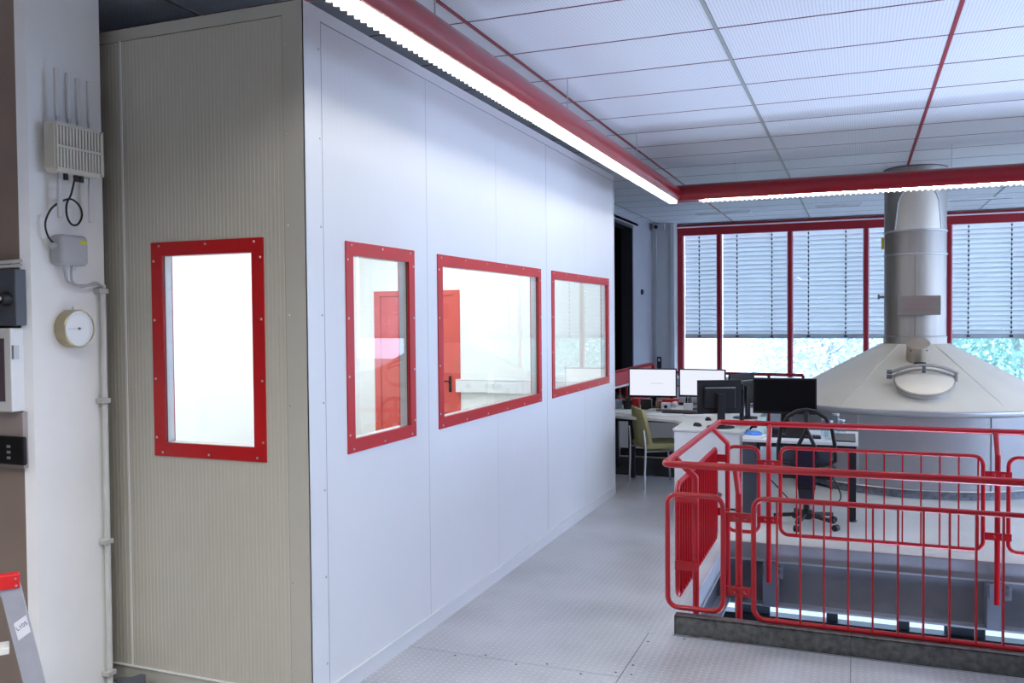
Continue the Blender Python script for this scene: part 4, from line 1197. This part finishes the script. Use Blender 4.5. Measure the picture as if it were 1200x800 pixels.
cd = thing('cable_conduit', 'white vertical cable conduit clipped to the column edge', 'conduit', (-3.365, 3.2, 0))
MB().tube([(-3.372, 3.195, 0.0), (-3.372, 3.2, 1.975)], .0145, 12).build('pipe', mat('conduit_white', (206, 208, 208), .4), cd, smooth=True)
for z in (.10, .74, 1.42, 1.945):
    MB().box(CX, 3.165, z - .012, -3.352, 3.218, z + .012).build('clip', mat('clip_grey', (190, 190, 188), .5), cd, bevel=.004)
MB().tube([(-3.372, 3.195, .06), (-3.36, 3.215, .03), (-3.33, 3.24, .012)], .004, 6).build('earth_wire', mat('green_yellow_wire', (196, 200, 110), .5), cd)

gg = thing('round_gauge', 'round white dial gauge with brass rim on the column', 'gauge', (-3.37, 3.02, 1.67))
gc_ = Vector((CX, 3.03, 1.768))
gx = Vector((1, 0, 0))
M_BRASS = mat('brass_rim', (176, 164, 136), .3, metal=.7)
MB().lathe([(.088, 0), (.088, .06), (.084, .064), (.080, .064), (.080, .056)], gc_, 36, gx, cap1=False).build('case', M_BRASS, gg, smooth=True)
dl = MB().lathe([(.080, .054), (.080, .0565)], gc_, 36, gx).build('dial', mat('dial_white', (234, 238, 242), .4, var=.01), gg)
for q in range(24):
    a = R(-135 + q * 270 / 23)
    dv = Vector((0, math.sin(a), math.cos(a)))
    MB().bar(gc_ + gx * .057 + dv * .064, gc_ + gx * .057 + dv * .072, .0012, .0012).build('tick', mat('tick_grey', (170, 174, 180), .6), dl)
MB().bar(gc_ + gx * .0585 + Vector((0, -.058, .0)), gc_ + gx * .0585 + Vector((0, .018, 0)), .003, .001).lathe([(.006, .0565), (.006, .061)], gc_, 12, gx).build('needle', mat('needle_grey', (96, 98, 104), .4), gg)
MB().tube([gc_ + Vector((.02, 0, .086)), gc_ + Vector((.02, 0, .102))], .004, 6).build('hook', M_ALU, gg)

# boxes on the taupe face
CYF = 2.80
sb = thing('switch_box', 'dark grey switch box with black knob at the left edge', 'switch box', (-3.5, 2.77, 1.78))
MB().box(-3.62, 2.745, 1.785, -3.39, CYF, 2.03).build('body', mat('switch_grey', (84, 90, 100), .5), sb, bevel=.005)
kn = MB().lathe([(.03, 0), (.03, .02), (.022, .04)], (-3.435, 2.745, 1.90), 16, (0, -1, 0)).build('knob', M_BLACK, sb, smooth=True)
MB().lathe([(.008, 0), (.008, .004)], (-3.43, 2.704, 1.902), 10, (0, -1, 0)).build('indicator', M_WHITE, kn)
cbx = thing('display_case', 'white framed wall display box with hinge at the left edge', 'wall box', (-3.55, 2.76, 1.41))
MB().box(-3.75, 2.735, 1.41, -3.415, CYF, 1.775).build('frame', M_WHITE, cbx, bevel=.004)
MB().box(-3.7, 2.732, 1.455, -3.452, 2.735, 1.73).build('screen', mat('violet_grey_screen', (96, 84, 96), .3), cbx)
MB().box(-3.416, 2.74, 1.64, -3.402, 2.765, 1.70).build('hinge', M_ALU, cbx)
op = thing('socket_plate', 'pale taupe socket plate with black outlet at the left edge', 'socket plate', (-3.5, 2.78, 1.15))
MB().box(-3.7, 2.775, 1.158, -3.402, CYF, 1.405).build('plate', mat('plate_taupe', (168, 156, 154), .5), op)
MB().box(-3.56, 2.755, 1.175, -3.375, 2.775, 1.30).build('outlet', M_BLACK, op, bevel=.008)
for z in (1.20, 1.225, 1.25): MB().box(-3.475, 2.752, z, -3.455, 2.755, z + .012).build('marking', M_ALU, op)
MB().box(-3.418, 2.77, 1.27, -3.402, 2.79, 1.3).build('hinge', M_ALU, op)
cc = MB().tube([(-3.6, 2.76, 2.06), (-3.37, 2.76, 2.065), (-3.425, 2.76, 2.055), (-3.37, 2.76, 2.045), (-3.6, 2.76, 2.04)], .008, 8)
single(cc, 'cable_loop', M_WHITE, 'white cable loop above the dark switch box', 'cable')
MB().lathe([(.006, 0), (.006, .006)], (-3.36 - .06, CYF, 1.36), 8, (0, -1, 0)).build('screw', M_SCREW, colm)
# angle bracket by the column foot
ab = thing('angle_bracket', 'grey steel angle bracket on the floor at the cabin foot', 'bracket', (-3.28, 3.22, 0))
MB().prism([(-3.37, 0), (-3.19, 0), (-3.19, .10), (-3.215, .10), (-3.28, .075), (-3.37, .06)], lambda x, z: (x, 3.23, z), lambda x, z: (x, 3.236, z)).build('upright', M_STEELDK, ab)
MB().box(-3.37, 3.235, 0, -3.19, 3.30, .006).build('foot', M_STEELDK, ab)

# ================================================================== STEP LADDER
M_LAD = mat('worn_aluminium', (168, 170, 182), .45, metal=.35, var=.10, vscale=8)
ld = thing('step_ladder', 'aluminium step ladder with red top cap and code sticker', 'ladder', (-2.76, 2.235, 0), R(51))
LT = .90
def lx(z): return -.045 + (LT - z) * .19
def ladder_stile(dx):
    return MB().prism([(lx(LT) - .034 + dx, LT), (lx(LT) + .034 + dx, LT), (lx(0) + .034 + dx, 0), (lx(0) - .034 + dx, 0)], lambda x, z: (x, 0, z), lambda x, z: (x, .024, z)).build('stile', M_LAD, ld, bevel=.003, **k)
st = ladder_stile(0)
ladder_stile(-.44)
ca = R(32)
c, s_ = math.cos(ca), math.sin(ca)
cx, cz_ = lx(.715) + .006, .715
MB().obox((cx, -.0012, cz_), (c, 0, s_), (0, 1, 0), (-.2, 0, .98), .023, .0008, .032).build('sticker', mat('sticker_white', (214, 216, 226), .6), st, **k)
text('lettering', 'L105', .020, mat('sticker_ink', (84, 86, 98), .7), st, frame_mat((cx - .001, -.0024, cz_ + .006), (c, 0, s_), (-s_, 0, c)), local=True)
for z in (.63, .37, .11):
    MB().box(-.40, .03, z - .012, lx(z) - .052, .11, z + .012).build('tread', M_WHITE, ld, bevel=.003, **k)
for dx in (0, -.44):
    MB().box(lx(LT) - .09 + dx, -.008, LT - .042, lx(LT) + .038 + dx, .03, LT + .012).build('top_cap', mat('red_plastic_cap', (204, 28, 34), .4), ld, bevel=.006, **k)
    MB().bar((lx(LT) - .06 + dx, .03, LT - .03), (lx(LT) - .06 + dx, .5, 0), .02, .035).build('rear_leg', M_LAD, ld, **k)
for (x, z) in ((lx(LT) + .024, LT - .005), (lx(LT) + .026, LT - .03), (lx(LT) - .05, LT - .02)):
    MB().lathe([(.004, 0), (.004, .002)], (x, -.008, z), 8, (0, -1, 0)).build('rivet', M_SCREW, ld, **k)
MB().bar((lx(.82) - .03, .02, .835), (-.2, .02, .87), .01, .01).build('hinge_arm', M_ALU, ld, **k)

# ================================================================== FITTINGS IN THE BACKGROUND
cm_ = thing('security_camera', 'small grey camera box high on the grey pillar', 'camera', (-3.2, 15.1, 3.29))
MB().box(-3.29, 15.02, 3.29, -3.10, 15.14, 3.40).build('housing', M_ALU, cm_, bevel=.01)
MB().lathe([(.03, 0), (.03, .04)], (-3.24, 15.02, 3.34), 14, (0, -1, 0)).build('lens', M_BLACK, cm_)
MB().box(-3.22, 15.14, 3.33, -3.18, 15.19, 3.37).build('bracket', M_BLACKM, cm_)
ic = thing('wall_handset', 'black wall handset low on the grey pillar', 'handset', (-3.23, 15.16, .87))
MB().box(-3.265, 15.15, .87, -3.19, 15.188, 1.1).build('body', M_BLACK, ic, bevel=.008)
MB().box(-3.245, 15.145, 1.02, -3.21, 15.15, 1.07).build('display', M_ALU, ic)
single(MB().lathe([(.045, 0), (.045, .03), (.03, .04)], (-3.36, 14.4, 2.21), 16, (1, 0, 0)), 'wall_button', M_BLACK, 'round black button on the grey wall beside the dark doorway', 'button')
for i, (x0, x1, y, lab) in enumerate(((-2.39, -1.545, 14.0, 'slim white slot vent in the ceiling near the pillar'), (-.6, .047, 13.8, 'slim white slot vent in the ceiling left of the chimney'), (1.17, 2.01, 13.85, 'slim white slot vent in the ceiling right of the chimney'))):
    v = thing('slot_vent', lab, 'vent', ((x0 + x1) / 2, y, HC - .03), group='ceiling slot vents')
    MB().box(x0, y - .03, HC - .028, x1, y + .03, HC).build('frame', M_WHITE, v, bevel=.004)
    MB().box(x0 + .03, y - .012, HC - .030, x1 - .03, y + .012, HC - .028).build('slot', M_BLACKM, v)

# ================================================================== OUTSIDE
struct(MB().box(-80, YR + .3, -4.6, 80, 120, -4.4).build('ground_outside', mat('outside_ground', (150, 154, 146), .9, var=.2, vscale=.2)))
ob = thing('white_building', 'white building outside the leftmost window', 'building', (-9.4, 40, -4.4))
MB().box(-15, 40, -4.4, -5.35, 50, 9).build('wall', mat('render_white', (240, 240, 238), .8), ob)
MB().box(-15.2, 39.8, 9, -5.15, 50.2, 9.4).build('roof', M_WALLG, ob)
for i in range(4):
    for j in range(3):
        MB().box(-14.2 + i * 2.3, 39.95, -2.6 + j * 3.6, -13 + i * 2.3, 40.02, -.9 + j * 3.6).build('window', M_BLACKM, ob)
def tree(label, x, y, r, h, col, n, seed):
    rnd = random.Random(seed)
    t_ = thing('tree', label, 'tree', (x, y, -4.4), group='trees outside the windows')
    tk_ = MB().tube([(x, y, -4.4), (x + .1, y, -1.5), (x, y + .1, h)], [.2, .14, .03], 8)
    for q in range(16):
        a = rnd.uniform(0, 6.28); z = rnd.uniform(-2.4, h - 1)
        L_ = rnd.uniform(.5, .9) * r
        p0 = Vector((x, y, z)); d_ = Vector((math.cos(a), math.sin(a), rnd.uniform(.2, .9))).normalized()
        tk_.tube([p0, p0 + d_ * L_ * .5, p0 + d_ * L_ + Vector((0, 0, .2))], [.05, .03, .01], 5)
    tk_.build('trunk', mat('bark', (190, 186, 184), .9, var=.2), t_)
    b = MB()
    for q in range(n):
        while True:
            p = Vector((rnd.uniform(-1, 1), rnd.uniform(-1, 1), rnd.uniform(-1, 1)))
            if .15 < p.length < 1: break
        c = Vector((x + p.x * r, y + p.y * r, (h - 3.2) / 2 + p.z * (h + 3.2) / 2))
        a1 = Vector((rnd.gauss(0, 1), rnd.gauss(0, 1), rnd.gauss(0, 1))).normalized()
        a2 = a1.orthogonal().normalized(); s_ = rnd.uniform(.045, .095)
        b.add([c - a1 * s_, c + a2 * s_ * .55, c + a1 * s_, c - a2 * s_ * .55], [(0, 1, 2, 3)])
    f_ = b.build('foliage', mat('leaf_' + label.split()[0] + str(seed), col, .7, var=.22, vscale=2.5, trans=.2), t_)
    f_['kind'] = 'stuff'
tree('pale bluish tree outside, behind the black monitor', -.75, 24.0, 2.1, 5.2, (214, 222, 224), 18000, 2)
tree('pale thin tree outside, left of the hood', 1.4, 30.5, 2.6, 5.0, (216, 224, 222), 20000, 3)
tree('green tree outside, right of the chimney', 3.6, 24.5, 2.2, 5.0, (168, 202, 188), 20000, 4)
tree('blue green tree outside at the right frame edge', 6.6, 30.8, 2.6, 5.4, (172, 206, 192), 20000, 5)
